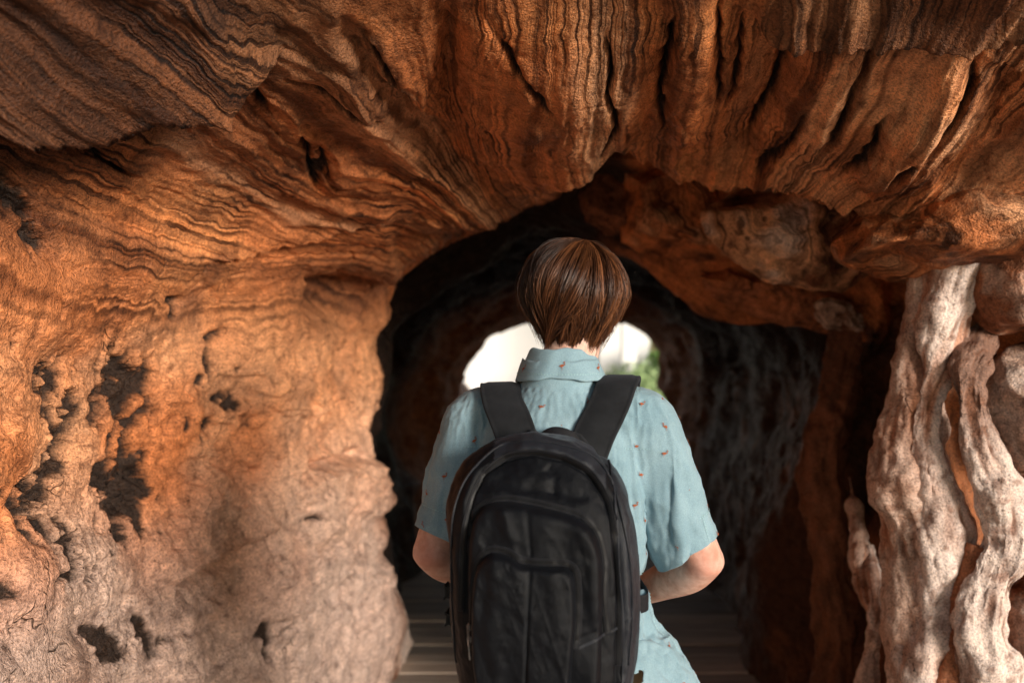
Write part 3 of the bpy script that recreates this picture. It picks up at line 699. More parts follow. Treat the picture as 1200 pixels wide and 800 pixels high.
# ---- shirt
def shirt_material():
    m, t, b = newmat('blue chambray', .85, (.20, .42, .48), .2)
    b.inputs['Sheen Weight'].default_value = .15
    co = t.new('ShaderNodeTexCoord').outputs['Object']
    w1 = t.new('ShaderNodeTexWave', wave_type='BANDS', bands_direction='Z', inp={'Vector': co, 'Scale': 260.0, 'Distortion': 2.0, 'Detail': 1.0}).outputs['Fac']
    nz = t.new('ShaderNodeTexNoise', inp={'Vector': co, 'Scale': 14.0, 'Detail': 5.0}).outputs['Fac']
    n3 = t.new('ShaderNodeTexNoise', inp={'Vector': co, 'Scale': 500.0, 'Detail': 2.0}).outputs['Fac']
    c = t.ramp(nz, [(.3, (.180, .290, .345)), (.7, (.255, .380, .440))])
    c = t.mix(.35, c, t.ramp(n3, [(.35, (.55, .6, .62)), (.65, (1.25, 1.2, 1.18))]), 'MULTIPLY')
    t.l.new(c, b.inputs['Base Color'])
    t.l.new(t.new('ShaderNodeBump', inp={'Height': t.math('ADD', w1, n3), 'Strength': .12, 'Distance': .001}).outputs[0], b.inputs['Normal'])
    return m
M_SHIRT = shirt_material()
M_PRINT = newmat('orange print', .85, (.30, .085, .035), .2)[0]
M_SEAM = newmat('shirt stitching', .85, (.30, .47, .50), .2)[0]

SLEEVE = {}
def build_shirt():
    z = [(.74, .270, .165, .075), (.83, .245, .158, .055), (.92, .212, .146, .026), (1.0, .184, .132, .004), (1.08, .176, .124, .0), (1.18, .180, .126, 0), (1.28, .186, .130, 0), (1.345, .176, .122, -.004), (1.40, .135, .098, -.006), (1.445, .086, .076, 0), (1.475, .074, .072, .002)]
    parts = [loft([(B(x, -.002, h), TX * a, TY * b) for h, a, b, x in z], 64)]
    for sh, e, s in ((SHL, ELL_, -1), (SHR, ELR, 1)):
        end = sh + (e - sh) * .86
        ax = (e - sh) / np.linalg.norm(e - sh)
        parts.append(limb([sh - A3(s * .075, 0, -.015), sh - A3(s * .01, 0, -.004), sh * .62 + e * .38 + A3(s * .004, 0, 0), sh * .3 + e * .7, end + ax * .06], [.068, .067, .064, .064, .066], flat=[1, 1.0, 1.0, 1.0, 1.05]))
        SLEEVE[s] = (sh + (e - sh) * .66, ax)
    me = fuse('shirt', parts, .0072, 5)
    bm = bmesh.new(); bm.from_mesh(me)
    def cut(pt, no, near=None):
        geom = bm.verts[:] + bm.edges[:] + bm.faces[:]
        if near:
            fs = [f for f in bm.faces if near(f.calc_center_median())]
            es = {e for f in fs for e in f.edges}; vs = {v for f in fs for v in f.verts}
            geom = list(vs) + list(es) + fs
        bmesh.ops.bisect_plane(bm, geom=geom, plane_co=Vector(pt), plane_no=Vector(no), clear_outer=True)
    for s in (-1, 1):
        pt, ax = SLEEVE[s]
        no = ax + A3(s * .22, 0, 0)
        cut(pt + ax * (.036 if s > 0 else .03), no, near=lambda c, s=s, pt=pt: (c.x - pt[0]) * s > -.095 and pt[2] - .155 < c.z < pt[2] + .06 and abs(c.y - pt[1]) < .14 and ((c.x - TC[0]) * s > .20))
    cut(B(0, 0, .835), (0, 0, -1)); cut(B(0, 0, .905), (0, 0, -1), near=lambda c: c.z < .94 and float((np.array(c) - TC) @ TY) < .005 and float((np.array(c) - TC) @ TX) < .165); cut(B(0, .0, 1.452), (0, .28, 1))
    bmesh.ops.triangulate(bm, faces=[f for f in bm.faces if len(f.verts) > 4])
    # keep only the garment itself, not the cut-off ends
    bm.verts.ensure_lookup_table(); seen = set(); comps = []
    for v in bm.verts:
        if v in seen: continue
        st_, comp = [v], []; seen.add(v)
        while st_:
            u = st_.pop(); comp.append(u)
            for e in u.link_edges:
                w_ = e.other_vert(u)
                if w_ not in seen: seen.add(w_); st_.append(w_)
        comps.append(comp)
    comps.sort(key=len)
    bmesh.ops.delete(bm, geom=[v for c in comps[:-1] for v in c], context='VERTS')
    bm.to_mesh(me); bm.free()
    V = co_of(me); N = np.empty(len(V) * 3, np.float32); me.vertices.foreach_get('normal', N); N = N.reshape(-1, 3)
    side = np.abs((V - TC) @ TX)
    fold = .017 * (ridged(V * [1, 1, .6] + .25 * V[:, [2, 0, 1]], 6.5, 2, 601) - .62) + .009 * fbm(V + .3 * V[:, [2, 0, 1]], 14, 3, 603)
    set_co(me, V + N * (fold * sstep(1.46, 1.36, V[:, 2]))[:, None])
    return me

SIM = True
def drape(me):
    """let the cloth settle on the body so that the folds are real ones"""
    col = bpy.data.objects.new('collider', BODY_ME.copy()); COL.objects.link(col)
    dm = col.modifiers.new('d', 'DECIMATE'); dm.ratio = .12
    cm = bake(col, 'collider'); col = bpy.data.objects.new('collider', cm); COL.objects.link(col)
    col.modifiers.new('c', 'COLLISION'); col.collision.thickness_outer = .004; col.collision.cloth_friction = 12
    ob = bpy.data.objects.new('shirt', me); COL.objects.link(ob)
    V = co_of(me)
    vg = ob.vertex_groups.new(name='pin')
    d = np.hypot((V[:, 0] - TC[0]) * 1, V[:, 1] - TC[1])
    pin = sstep(1.40, 1.45, V[:, 2])
    # the straps hold the cloth on the shoulders
    lx = (V - TC) @ TX
    hold = np.maximum(pin, .9 * np.exp(-((np.abs(lx) - .105) / .04) ** 2) * sstep(1.36, 1.40, V[:, 2]))
    hold = np.maximum(hold, .8 * sstep(1.0, .86, V[:, 2]) * sstep(.10, .16, lx))
    # the webbing cinches the waist
    hold = np.maximum(hold, .5 * np.exp(-((V[:, 2] - 1.03) / .02) ** 2) * sstep(.10, .15, np.abs(lx)))
    for k, wv in enumerate(hold):
        if wv > .01: vg.add([k], float(wv), 'REPLACE')
    cl = ob.modifiers.new('cl', 'CLOTH'); st = cl.settings
    st.quality = 6; st.mass = .18; st.tension_stiffness = 18; st.compression_stiffness = 18; st.shear_stiffness = 6; st.bending_stiffness = .08
    st.tension_damping = 8; st.compression_damping = 8; st.shear_damping = 6; st.air_damping = 2
    st.vertex_group_mass = 'pin'; st.pin_stiffness = 1.0; st.shrink_min = -.11
    cl.collision_settings.collision_quality = 3; cl.collision_settings.distance_min = .004; cl.collision_settings.use_self_collision = False
    cl.point_cache.frame_start = 1; cl.point_cache.frame_end = 40
    for f in range(1, 27): SC.frame_set(f)
    dg = bpy.context.evaluated_depsgraph_get()
    out = bpy.data.meshes.new_from_object(ob.evaluated_get(dg))
    SC.frame_set(1)
    for o in (ob, col): bpy.data.objects.remove(o)
    return out
SHIRT_ME = drape(build_shirt())
SHIRT_ME.polygons.foreach_set('use_smooth', [True] * len(SHIRT_ME.polygons))
def finish_shirt():
    """smooth subdivided copy in scene coordinates, used to lay straps, collar, seams and print on"""
    ob = bpy.data.objects.new('t', SHIRT_ME); COL.objects.link(ob)
    ss = ob.modifiers.new('s', 'SUBSURF'); ss.levels = ss.render_levels = 1
    return bake(ob, 'shirt')
so_me_world = finish_shirt()
# ------------------------------------------------------------------ the backpack
BO = B(-.012, -.128, 0)                        # where its back panel touches the shirt
OUT = -TY
def K(x, o, z): return BO + TX * x + OUT * o + A3(0, 0, z)
def bpx(px, py, d=1.75):
    w_ = P(px, py, d); return float((w_ - BO) @ TX), float(w_[2])

def fabric(name, col, rough=.55, sheen=.05, spec=.13, scale=900, bump=.35):
    m, t, b = newmat(name, rough, col, spec)
    b.inputs['Sheen Weight'].default_value = sheen; b.inputs['Sheen Roughness'].default_value = .45
    b.inputs['Sheen Tint'].default_value = (.75, .82, 1, 1)
    co = t.new('ShaderNodeTexCoord').outputs['Object']
    a = t.new('ShaderNodeTexWave', bands_direction='X', inp={'Vector': co, 'Scale': scale * .33}).outputs['Fac']
    c = t.new('ShaderNodeTexWave', bands_direction='Z', inp={'Vector': co, 'Scale': scale * .33}).outputs['Fac']
    nz = t.new('ShaderNodeTexNoise', inp={'Vector': co, 'Scale': 30.0, 'Detail': 6.0, 'Roughness': .7}).outputs['Fac']
    t.l.new(t.mix(1, col, t.ramp(nz, [(.3, (.7, .7, .7)), (.7, (1.4, 1.4, 1.4))]), 'MULTIPLY'), b.inputs['Base Color'])
    h = t.math('MULTIPLY_ADD', t.math('MULTIPLY', a, c), .5, nz)
    cm = t.new('ShaderNodeMapping', inp={'Vector': co, 'Scale': (1, 1, .55), 'Rotation': (0, R(20), 0)})
    cr = t.new('ShaderNodeTexNoise', noise_type='RIDGED_MULTIFRACTAL', inp={'Vector': cm.outputs[0], 'Scale': 11.0, 'Detail': 4.0, 'Distortion': .6}).outputs['Fac']
    b1 = t.new('ShaderNodeBump', inp={'Height': cr, 'Strength': bump * .5, 'Distance': .003})
    t.l.new(t.new('ShaderNodeBump', inp={'Height': h, 'Strength': bump, 'Distance': .0016, 'Normal': b1.outputs[0]}).outputs[0], b.inputs['Normal'])
    return m
M_BAG = fabric('black nylon', (.0035, .004, .0055), .48, sheen=.02, spec=.15)
M_BAG2 = fabric('dark grey nylon', (.012, .0135, .018), .45, sheen=.07, spec=.25)
M_STRAP = fabric('padded strap mesh', (.014, .015, .017), .75, .08)
M_WEB = fabric('black webbing', (.010, .010, .012), .6, .06)
M_ZIP = newmat('zip teeth', .5, (.009, .009, .010), .3)[0]
M_METAL, _t1, _b1 = newmat('worn silver metal', .35, (.45, .45, .46)); _b1.inputs['Metallic'].default_value = 1.0

PACK = bpy.data.objects.new('backpack', None); COL.objects.link(PACK)
PB = K(0, 0, .86); PACK.location = [float(v) for v in PB]
tag(PACK, 'large black nylon backpack with arched zips, worn on the back of the person', 'backpack')
def kpart(name, me, parent=None):
    me.transform(Matrix.Translation([-float(v) for v in PB])); return link(name, me, parent or PACK)

OUTL = [(640, 513), (668, 517), (693, 528), (714, 546), (729, 572), (738, 602), (744, 640), (747, 680), (746, 720), (742, 760), (736, 800), (726, 845), (700, 868), (640, 872), (580, 868), (553, 845), (541, 800), (534, 760), (529, 720), (526, 680), (526, 640), (528, 603), (534, 572), (546, 547), (566, 528), (594, 517)]
def closed(pts, n):
    p = np.array(pts, float); k = len(p)
    ext = np.concatenate([p[-3:], p, p[:4]])
    t = np.linspace(3, 3 + k, n, endpoint=False)
    return cr_matrix(len(ext), t) @ ext
ARCH_A = [(557, 605), (570, 591), (600, 587), (650, 596), (682, 606), (700, 624), (707, 655), (708, 700), (706, 740), (704, 800), (690, 850), (640, 858), (590, 850), (560, 800), (552, 740), (548, 680), (550, 630)]
ARCH_B = [(557, 690), (563, 658), (580, 643), (600, 646), (618, 655), (655, 656), (668, 658), (676, 672), (677, 720), (674, 752), (670, 800), (660, 838), (640, 846), (590, 846), (566, 820), (557, 780), (555, 735)]

def bag_depth(x, z, f):
    """how far the front of the pack stands out; x, z local metres, f = 1 at the rim .. 0 in the middle"""
    e = np.clip((1 - f) / .42, 0, 1)
    top = sstep(1.36, 1.20, z)
    return .085 + (.058 + .035 * top) * np.sqrt(np.clip(1 - (1 - e) ** 2.2, 0, 1)) + .012 * sstep(0, 1, (1 - f))

def build_bag():
    nth = 420
    o = closed(OUTL, nth)
    ol = np.array([bpx(p[0], p[1], 1.85) for p in o])
    c = np.array([bpx(637, 690, 1.85)])
    fs = np.concatenate([np.ones(16), 1 - np.linspace(0, 1, 170) ** 1.15 * .998])
    hs = np.concatenate([np.linspace(0, .985, 16), np.zeros(170)])
    XZ = c[None] + (ol - c)[None] * fs[:, None, None]
    side = sstep(0, 1, np.linspace(0, 1, 16))
    V = np.zeros((len(fs), nth, 3))
    q = np.zeros((len(fs) * nth, 2))
    for i, f in enumerate(fs):
        x, z = XZ[i, :, 0], XZ[i, :, 1]
        if i < 16:
            sc = 1 - .05 * (1 - hs[i]) ** 2 + .012 * math.sin(hs[i] * 3.1)
            x, z = c[0, 0] + (x - c[0, 0]) * sc, c[0, 1] + (z - c[0, 1]) * sc
            d = bag_depth(x, z, np.ones(nth)) * hs[i]
        else: d = bag_depth(x, z, np.full(nth, f))
        V[i] = np.stack([x, d, z], -1)
    V = V.reshape(-1, 3)
    W = BO + V[:, :1] * TX + V[:, 1:2] * OUT + V[:, 2:] * A3(0, 0, 1)
    q = np.stack([600 + W[:, 0] / W[:, 1] * F, 400 - (W[:, 2] - CZ) / W[:, 1] * F], 1)
    Q = grid_quads(len(fs), nth, True)
    N = vnormals(W, Q)
    if (N @ OUT).mean() < 0: Q = Q[:, ::-1]; N = -N
    D = np.zeros(len(W))
    def groove(line, w, a, taper=.08):
        d, s, f = poly_dist(q, line, 6 * w); e = np.clip(np.minimum(f, 1 - f) / taper, 0, 1)
        return -a * np.exp(-(d / w) ** 2) * e
    def step(line, a, fall, edge, side, taper=.12):
        d, s, f = poly_dist(q, line, 4 * fall); e = np.clip(np.minimum(f, 1 - f) / taper, 0, 1); sd = d * s * side
        return a * e * sstep(-edge, edge, sd) * np.exp(-np.maximum(sd, 0) / fall)
    Z1 = [(548, 640), (552, 590), (566, 556), (592, 538), (625, 534), (660, 540), (690, 556), (712, 588), (722, 640), (726, 700), (724, 780), (720, 850)]
    D += step(Z1, .010, 40, 2.5, -1, .05) + groove(Z1, 2.4, .008, .03)
    D += step([(592, 516), (630, 513), (668, 522), (700, 544)], .006, 14, 3, 1)
    Z2 = [(694, 522), (714, 550), (722, 600), (725, 660), (729, 720), (727, 800)]
    D += groove(Z2, 2.4, .008, .04)
    D += groove([(736, 612), (742, 650), (744, 700), (736, 760)], 2.5, .004)
    for ln, w_, a in (([(605, 524), (660, 536), (690, 552)], 9, .004), ([(640, 548), (650, 560), (648, 580)], 5, -.004), ([(575, 560), (600, 572), (640, 575), (690, 585)], 7, -.004),
                      ([(730, 600), (733, 680), (730, 750)], 5, .004), ([(712, 600), (716, 650), (718, 700)], 4, .003), ([(735, 560), (738, 640)], 3, -.003),
                      ([(540, 620), (536, 700), (542, 780)], 6, .004), ([(545, 640), (547, 720)], 4, -.004)):
        D -= groove(ln, w_, a)
    wr = fbm(W * [1, 1, .55], 13, 3, 301) * .006 + (ridged(W * [1.2, 1, .5] + .3 * W[:, [2, 1, 0]], 10, 3, 303) - .6) * .008 + fbm(W, 70, 3, 305) * .0013
    D += wr * np.repeat(np.clip(hs + (fs < 1), 0, 1), nth) * 1.0
    W = W + N * D[:, None]
    me = mesh_np('main_body', W, Q, M_BAG); me.materials.append(M_BAG2)
    cx = q[Q[:, 0], 0] - np.interp(q[Q[:, 0], 1], [520, 550, 600, 660, 720, 850], [692, 715, 722, 725, 729, 726])
    me.polygons.foreach_set('material_index', ((cx > 0) | ((q[Q[:, 0], 0] > 580) & (q[Q[:, 0], 0] < 706) & (q[Q[:, 0], 1] < np.interp(q[Q[:, 0], 0], [566, 592, 625, 660, 690, 712], [556, 537, 533, 539, 555, 588])))).astype(np.int32))  # greyer nylon on the top band paints in its sheen
    return me

def bvh_of(*meshes):
    V, Fs, o = [], [], 0
    for me in meshes:
        V += [v.co[:] for v in me.vertices]; Fs += [tuple(i + o for i in p.vertices) for p in me.polygons]; o = len(V)
    return BVHTree.FromPolygons(V, Fs)

def ray_bag(bvh, x, z):
    o = K(x, .6, z); h = bvh.ray_cast(Vector(o), Vector(-OUT))
    return (np.array(h[0]), np.array(h[1])) if h[0] else None

def pocket(name, outl, puff, bvh, seed, mat, lines=()):
    nth, nr = 260, 60
    o = closed(outl, nth); c = o.mean(0)
    fs = np.concatenate([[1.0], 1 - np.linspace(0, 1, nr) ** 1.3 * .995])
    V = []
    for i, f in enumerate(fs):
        for p in c + (o - c) * f:
            x, z = bpx(p[0], p[1], 1.76)
            h = ray_bag(bvh, x, z)
            base = h[0] if h else K(x, .17, z)
            e = (1 - f) / .09
            up = -.004 if i == 0 else puff * math.sqrt(max(0, 1 - (1 - min(e, 1)) ** 2)) + .003
            V.append(base + OUT * up)
    V = np.array(V); Q = grid_quads(len(fs), nth, True)
    # iron out what shows through from the layer below
    Vg = V.reshape(len(fs), nth, 3)
    for _ in range(6):
        S_ = Vg.copy(); S_[2:-1] = (Vg[1:-2] + Vg[3:] + np.roll(Vg[2:-1], 1, 1) + np.roll(Vg[2:-1], -1, 1)) / 4; Vg = S_
    V = Vg.reshape(-1, 3)
    N = vnormals(V, Q)
    if (N @ OUT).mean() < 0: Q = Q[:, ::-1]; N = -N
    q = np.stack([600 + V[:, 0] / V[:, 1] * F, 400 - (V[:, 2] - CZ) / V[:, 1] * F], 1)
    D = fbm(V * [1, 1, .5], 12, 3, seed) * .005 + (ridged(V * [1.3, 1, .5] + .4 * V[:, [2, 1, 0]], 9, 3, seed + 2) - .6) * .007 + fbm(V, 75, 3, seed + 4) * .0012
    for ln, w_, a in lines:
        d, s, f = poly_dist(q, ln, 5 * w_); D += a * np.exp(-(d / w_) ** 2)
    D *= np.repeat(sstep(1, .9, fs), nth)
    return mesh_np(name, V + N * D[:, None], Q, mat)

def strip(name, cl, nrm, width, thick, mat, n=None, round_=.45, closed_ends=True, quilt=0):
    """flat strap along points cl with surface normals nrm"""
    cl, nrm = np.array(cl), np.array(nrm)
    T = np.gradient(cl, axis=0); T /= np.linalg.norm(T, axis=1, keepdims=True)
    nrm = nrm - (nrm * T).sum(1, keepdims=True) * T; nrm /= np.linalg.norm(nrm, axis=1, keepdims=True)
    S = np.cross(T, nrm)
    m = 28
    th = np.linspace(0, 2 * np.pi, m, endpoint=False)
    cs, sn = np.cos(th), np.sin(th)
    ex = np.sign(cs) * np.abs(cs) ** .35; ey = np.sign(sn) * np.abs(sn) ** .6
    wv = np.full(len(cl), width) if np.isscalar(width) else np.array(width)
    V = cl[:, None] + S[:, None] * (ex[None, :, None] * wv[:, None, None] / 2) + nrm[:, None] * (ey[None, :, None] * thick / 2)
    if quilt:
        b_ = (np.abs(ex) > .72) & (np.abs(ex) < .9)
        V -= nrm[:, None] * (quilt * b_ * np.sign(ey))[None, :, None]
    V = V.reshape(-1, 3); Q = grid_quads(len(cl), m, True).tolist()
    me = bpy.data.meshes.new(name); me.from_pydata(V.tolist(), [], Q + [list(range(m)), list(range((len(cl) - 1) * m, len(cl) * m))[::-1]])
    bm = bmesh.new(); bm.from_mesh(me); bmesh.ops.recalc_face_normals(bm, faces=bm.faces); bm.to_mesh(me); bm.free()
    me.polygons.foreach_set('use_smooth', [True] * len(me.polygons)); me.materials.append(mat)
    return me

def on_bag(bvh, line, n, lift, d=1.75):
    pts = crom(np.array([(a, b, 0) for a, b in line], float), n)
    C, Nn = [], []
    for p in pts:
        h = ray_bag(bvh, *bpx(p[0], p[1], d))
        if h: C.append(h[0]); Nn.append(h[1])
    C, Nn = np.array(C), np.array(Nn)
    for _ in range(4):
        C[1:-1] = (C[:-2] + 2 * C[1:-1] + C[2:]) / 4; Nn[1:-1] = (Nn[:-2] + 2 * Nn[1:-1] + Nn[2:]) / 4
    Nn *= np.sign(Nn @ OUT)[:, None]; Nn /= np.linalg.norm(Nn, axis=1, keepdims=True)
    return C + Nn * lift, Nn

def zipper(bvh, line, pulls=()):
    C, Nn = on_bag(bvh, line, 220, .0008)
    z = kpart('zipper', strip('zipper', C, Nn, .0125, .0022, M_WEB))
    # teeth
    L = np.concatenate([[0], np.cumsum(np.linalg.norm(np.diff(C, axis=0), axis=1))])
    bm = bmesh.new(); s = .004
    T = np.gradient(C, axis=0); T /= np.linalg.norm(T, axis=1, keepdims=True)
    while s < L[-1] - .004:
        p = np.array([np.interp(s, L, C[:, k]) for k in range(3)]); t = np.array([np.interp(s, L, T[:, k]) for k in range(3)]); nn = np.array([np.interp(s, L, Nn[:, k]) for k in range(3)])
        sd = np.cross(t, nn)
        M = Matrix(((*(sd * .0048),), (*(t * .0014),), (*(nn * .0024),))).transposed().to_4x4(); M.translation = Vector(p + nn * .0014)
        bmesh.ops.create_cube(bm, size=1, matrix=M); s += .0023
    me = bpy.data.meshes.new('teeth'); bm.to_mesh(me); bm.free(); me.materials.append(M_ZIP)
    kpart('teeth', me, z)
    for fr, lean in pulls:
        s = fr * L[-1]
        p = np.array([np.interp(s, L, C[:, k]) for k in range(3)]); t = np.array([np.interp(s, L, T[:, k]) for k in range(3)]); nn = np.array([np.interp(s, L, Nn[:, k]) for k in range(3)])
        bm = bmesh.new(); sd = np.cross(t, nn)
        def box(c, ax, sz, taper=1.0):
            M = Matrix(((*(ax[0] * sz[0]),), (*(ax[1] * sz[1]),), (*(ax[2] * sz[2]),))).transposed().to_4x4(); M.translation = Vector(c)
            r = bmesh.ops.create_cube(bm, size=1, matrix=M)
            return r['verts']
        box(p + nn * .003, (sd, t, nn), (.009, .011, .004)); box(p + nn * .0065, (sd, t, nn), (.003, .008, .003))
        dn = A3(lean, 0, -1); dn = dn - (dn @ nn) * nn; dn /= np.linalg.norm(dn); s2 = np.cross(dn, nn)
        for o_ in (-.0032, .0032): box(p + nn * .006 + dn * .012 + s2 * o_, (s2, dn, nn), (.0016, .022, .0016))
        box(p + nn * .006 + dn * .0235, (s2, dn, nn), (.008, .0022, .0016)); box(p + nn * .0058 + dn * .030, (s2, dn, nn), (.0065, .013, .0025))
        bmesh.ops.bevel(bm, geom=bm.edges[:], offset=.0005, segments=2, affect='EDGES')
        me = bpy.data.meshes.new('zipper_pull'); bm.to_mesh(me); bm.free(); me.materials.append(M_METAL)
        kpart('zipper_pull', me, z)

SHIRT_BVH = BVHTree.FromPolygons([v.co[:] for v in so_me_world.vertices], [tuple(p.vertices) for p in so_me_world.polygons])

def shoulder_strap(s):
    """ring of hits around the shoulder, from the top of the pack over the shoulder to the chest"""
    ph = np.radians(np.linspace(-112, 100, 60))
    lx = np.interp(np.degrees(ph), [-112, -70, -30, 0, 50, 100], [.038, .070, .108, .122, .112, .120]) * s + (.006 if s > 0 else -.002)
    C, Nn = [], []
    for a, x in zip(ph, lx):
        o = B(x, 0, 1.31); dr = TY * math.sin(a) + A3(0, 0, math.cos(a))
        h = SHIRT_BVH.ray_cast(Vector(o + dr * .5), Vector(-dr))
        r = .5 - h[3] if h[0] else .13
        C.append(r); Nn.append(dr)
    C = np.array(C)
    for _ in range(12): C[1:-1] = (C[:-2] + 2 * C[1:-1] + C[2:]) / 4
    C = np.maximum(C, .10) + .0
    pts = np.array([B(x, 0, 1.31) + d * (r + .016) for x, d, r in zip(lx, Nn, C)])
    first = K(.034 * s + .006, .012, 1.335); pts = np.concatenate([[first - A3(0, 0, .03), first], pts[4:]]); Nn = np.concatenate([[OUT, OUT], np.array(Nn)[4:]])
    pts = crom(pts[np.r_[0, 1, 3:len(pts):4]], 110); nn = crom(Nn[np.r_[0, 1, 3:len(Nn):4]], 110)
    w_ = .080 * np.interp(np.linspace(0, 1, 110), [0, .2, .5, .9, 1], [.92, 1, 1.04, .9, .5])
    st = kpart('shoulder_strap', strip('shoulder_strap', pts, nn, w_, .013, M_STRAP, quilt=.0016))
    # webbing from the chest round the side to the foot of the pack
    e = pts[-1]
    path = [e]
    for x, y, z in ((.135, .13, 1.14), (.165, .10, 1.08), (.19, .03, 1.04), (.19, -.05, 1.025), (.17, -.10, 1.02)):
        o = B(0, 0, z); t_ = B(x * s, y, z) - o; L_ = np.linalg.norm(t_); t_ /= L_
        h = SHIRT_BVH.ray_cast(Vector(o + t_ * .4), Vector(-t_))
        path.append(np.array(h[0]) + t_ * .004 if h[0] else o + t_ * L_)
    path.append(K(.165 * s, .02, 1.01))
    pth = crom(np.array(path), 80)
    ctr = B(0, 0, 1.05); nr = pth - ctr; nr[:, 2] *= .15; nr /= np.linalg.norm(nr, axis=1, keepdims=True)
    kpart('webbing', strip('webbing', pth, nr, .036, .0026, M_WEB), st)

def build_pack():
    main = build_bag()
    bv = bvh_of(main)
    pa = pocket('front_compartment', ARCH_A, .020, bv, 320, M_BAG, [([(617, 600), (622, 650)], 2, -.003), ([(680, 615), (695, 650), (696, 720)], 9, .005), ([(672, 752), (712, 736)], 2.5, -.004), ([(590, 600), (600, 632)], 8, .003)])
    bv2 = bvh_of(main, pa)
    pb = pocket('front_pocket', ARCH_B, .017, bv2, 340, M_BAG, [([(621, 656), (618, 730), (614, 846)], 2.2, -.004), ([(580, 670), (575, 740), (585, 780)], 9, .004), ([(650, 670), (655, 740)], 9, .003)])
    bv3 = bvh_of(main, pa, pb)
    kpart('main_body', main); kpart('front_compartment', pa); kpart('front_pocket', pb)
    zipper(bv3, [(548, 650), (550, 612), (560, 596), (578, 587), (602, 585), (650, 593), (684, 603), (702, 622), (710, 655), (709, 690), (713, 740)])
    zipper(bv3, [(553, 748), (554, 700), (560, 660), (570, 645), (582, 640), (600, 643), (618, 652), (655, 653), (671, 656), (679, 670), (680, 715), (677, 752)], [(.0, .0), (.05, -.25)])
    zipper(bv3, [(537, 720), (540, 640), (550, 585), (566, 555), (592, 537), (625, 533), (660, 539), (690, 555), (712, 588), (722, 640), (726, 700), (724, 780)])
    for ln in ([(694, 523), (714, 549), (723, 600), (727, 660), (731, 720), (729, 800), (722, 850)], [(532, 780), (529, 700), (530, 630), (538, 580), (556, 548), (590, 521), (640, 518), (694, 534), (722, 575), (737, 640), (741, 700), (737, 770)]):
        C, Nn = on_bag(bv3, ln, 200, .001, 1.80)
        kpart('piping', strip('piping', C, Nn, .0045, .0045, M_BAG2))
    # seam across the right panel
    C, Nn = on_bag(bv3, [(676, 752), (700, 742), (727, 733), (741, 722)], 60, .0006); kpart('seam_tape', strip('seam_tape', C, Nn, .005, .0016, M_BAG2))
    # carrying loop
    lp = [K(-.010, .012, 1.335), K(-.004, .022, 1.357), K(.018, .028, 1.368), K(.046, .024, 1.360), K(.062, .012, 1.335)]
    C = crom(np.array(lp), 50); nr = np.tile(OUT, (50, 1)) + A3(0, 0, .6)
    kpart('carrying_loop', strip('carrying_loop', C, nr, .022, .004, M_WEB))
    for s in (-1, 1): shoulder_strap(s)
    # side compression strap with its buckle on the left edge
    for x, z in ((-.178, 1.07), (-.176, 1.02)):
        bm = bmesh.new(); bmesh.ops.create_cube(bm, size=1); 
        for v in bm.verts: v.co = Vector(K(x + v.co.x * .010, .07 + v.co.y * .030, z + v.co.z * .020))
        bmesh.ops.bevel(bm, geom=bm.edges[:], offset=.003, segments=2, affect='EDGES')
        me = bpy.data.meshes.new('buckle'); bm.to_mesh(me); bm.free(); me.materials.append(M_ZIP); kpart('buckle', me)
build_pack()
# ------------------------------------------------------------------ clothes details, hair, the rest of the person
def flamingo(scale, flip, rng):
    """outline pieces of a small wading bird: list of triangles in 2-D"""
    T = []
    def fan(pts):
        for k in range(1, len(pts) - 1): T.append((pts[0], pts[k], pts[k + 1]))
    def ribbon(pts, ws):
        pts = np.array(pts, float); t = np.gradient(pts, axis=0); t /= np.linalg.norm(t, axis=1, keepdims=True); n = np.stack([-t[:, 1], t[:, 0]], 1)
        a, b = pts + n * np.array(ws)[:, None], pts - n * np.array(ws)[:, None]
        for k in range(len(pts) - 1): T.append((a[k], b[k], b[k + 1])); T.append((a[k], b[k + 1], a[k + 1]))
    fan([(math.cos(a) * .34 + .02 * math.cos(2 * a), math.sin(a) * .20 + .05 * math.cos(a)) for a in np.linspace(0, 2 * np.pi, 13)[:-1]])
    T.append(((-.28, .06), (-.52, -.10), (-.22, -.12)))
    ribbon([(.24, .05), (.42, .14), (.44, .30), (.30, .42), (.30, .56), (.40, .62), (.50, .56)], [.09, .07, .055, .05, .05, .06, .05])
    T.append(((.46, .62), (.47, .50), (.60, .44)))
    ribbon([(.02, -.16), (.04, -.42), (-.02, -.72)], [.03, .022, .022]); ribbon([(-.08, -.16), (-.14, -.36), (.0, -.44)], [.028, .02, .02])
    return [[(p[0] * scale * flip, p[1] * scale) for p in t] for t in T]

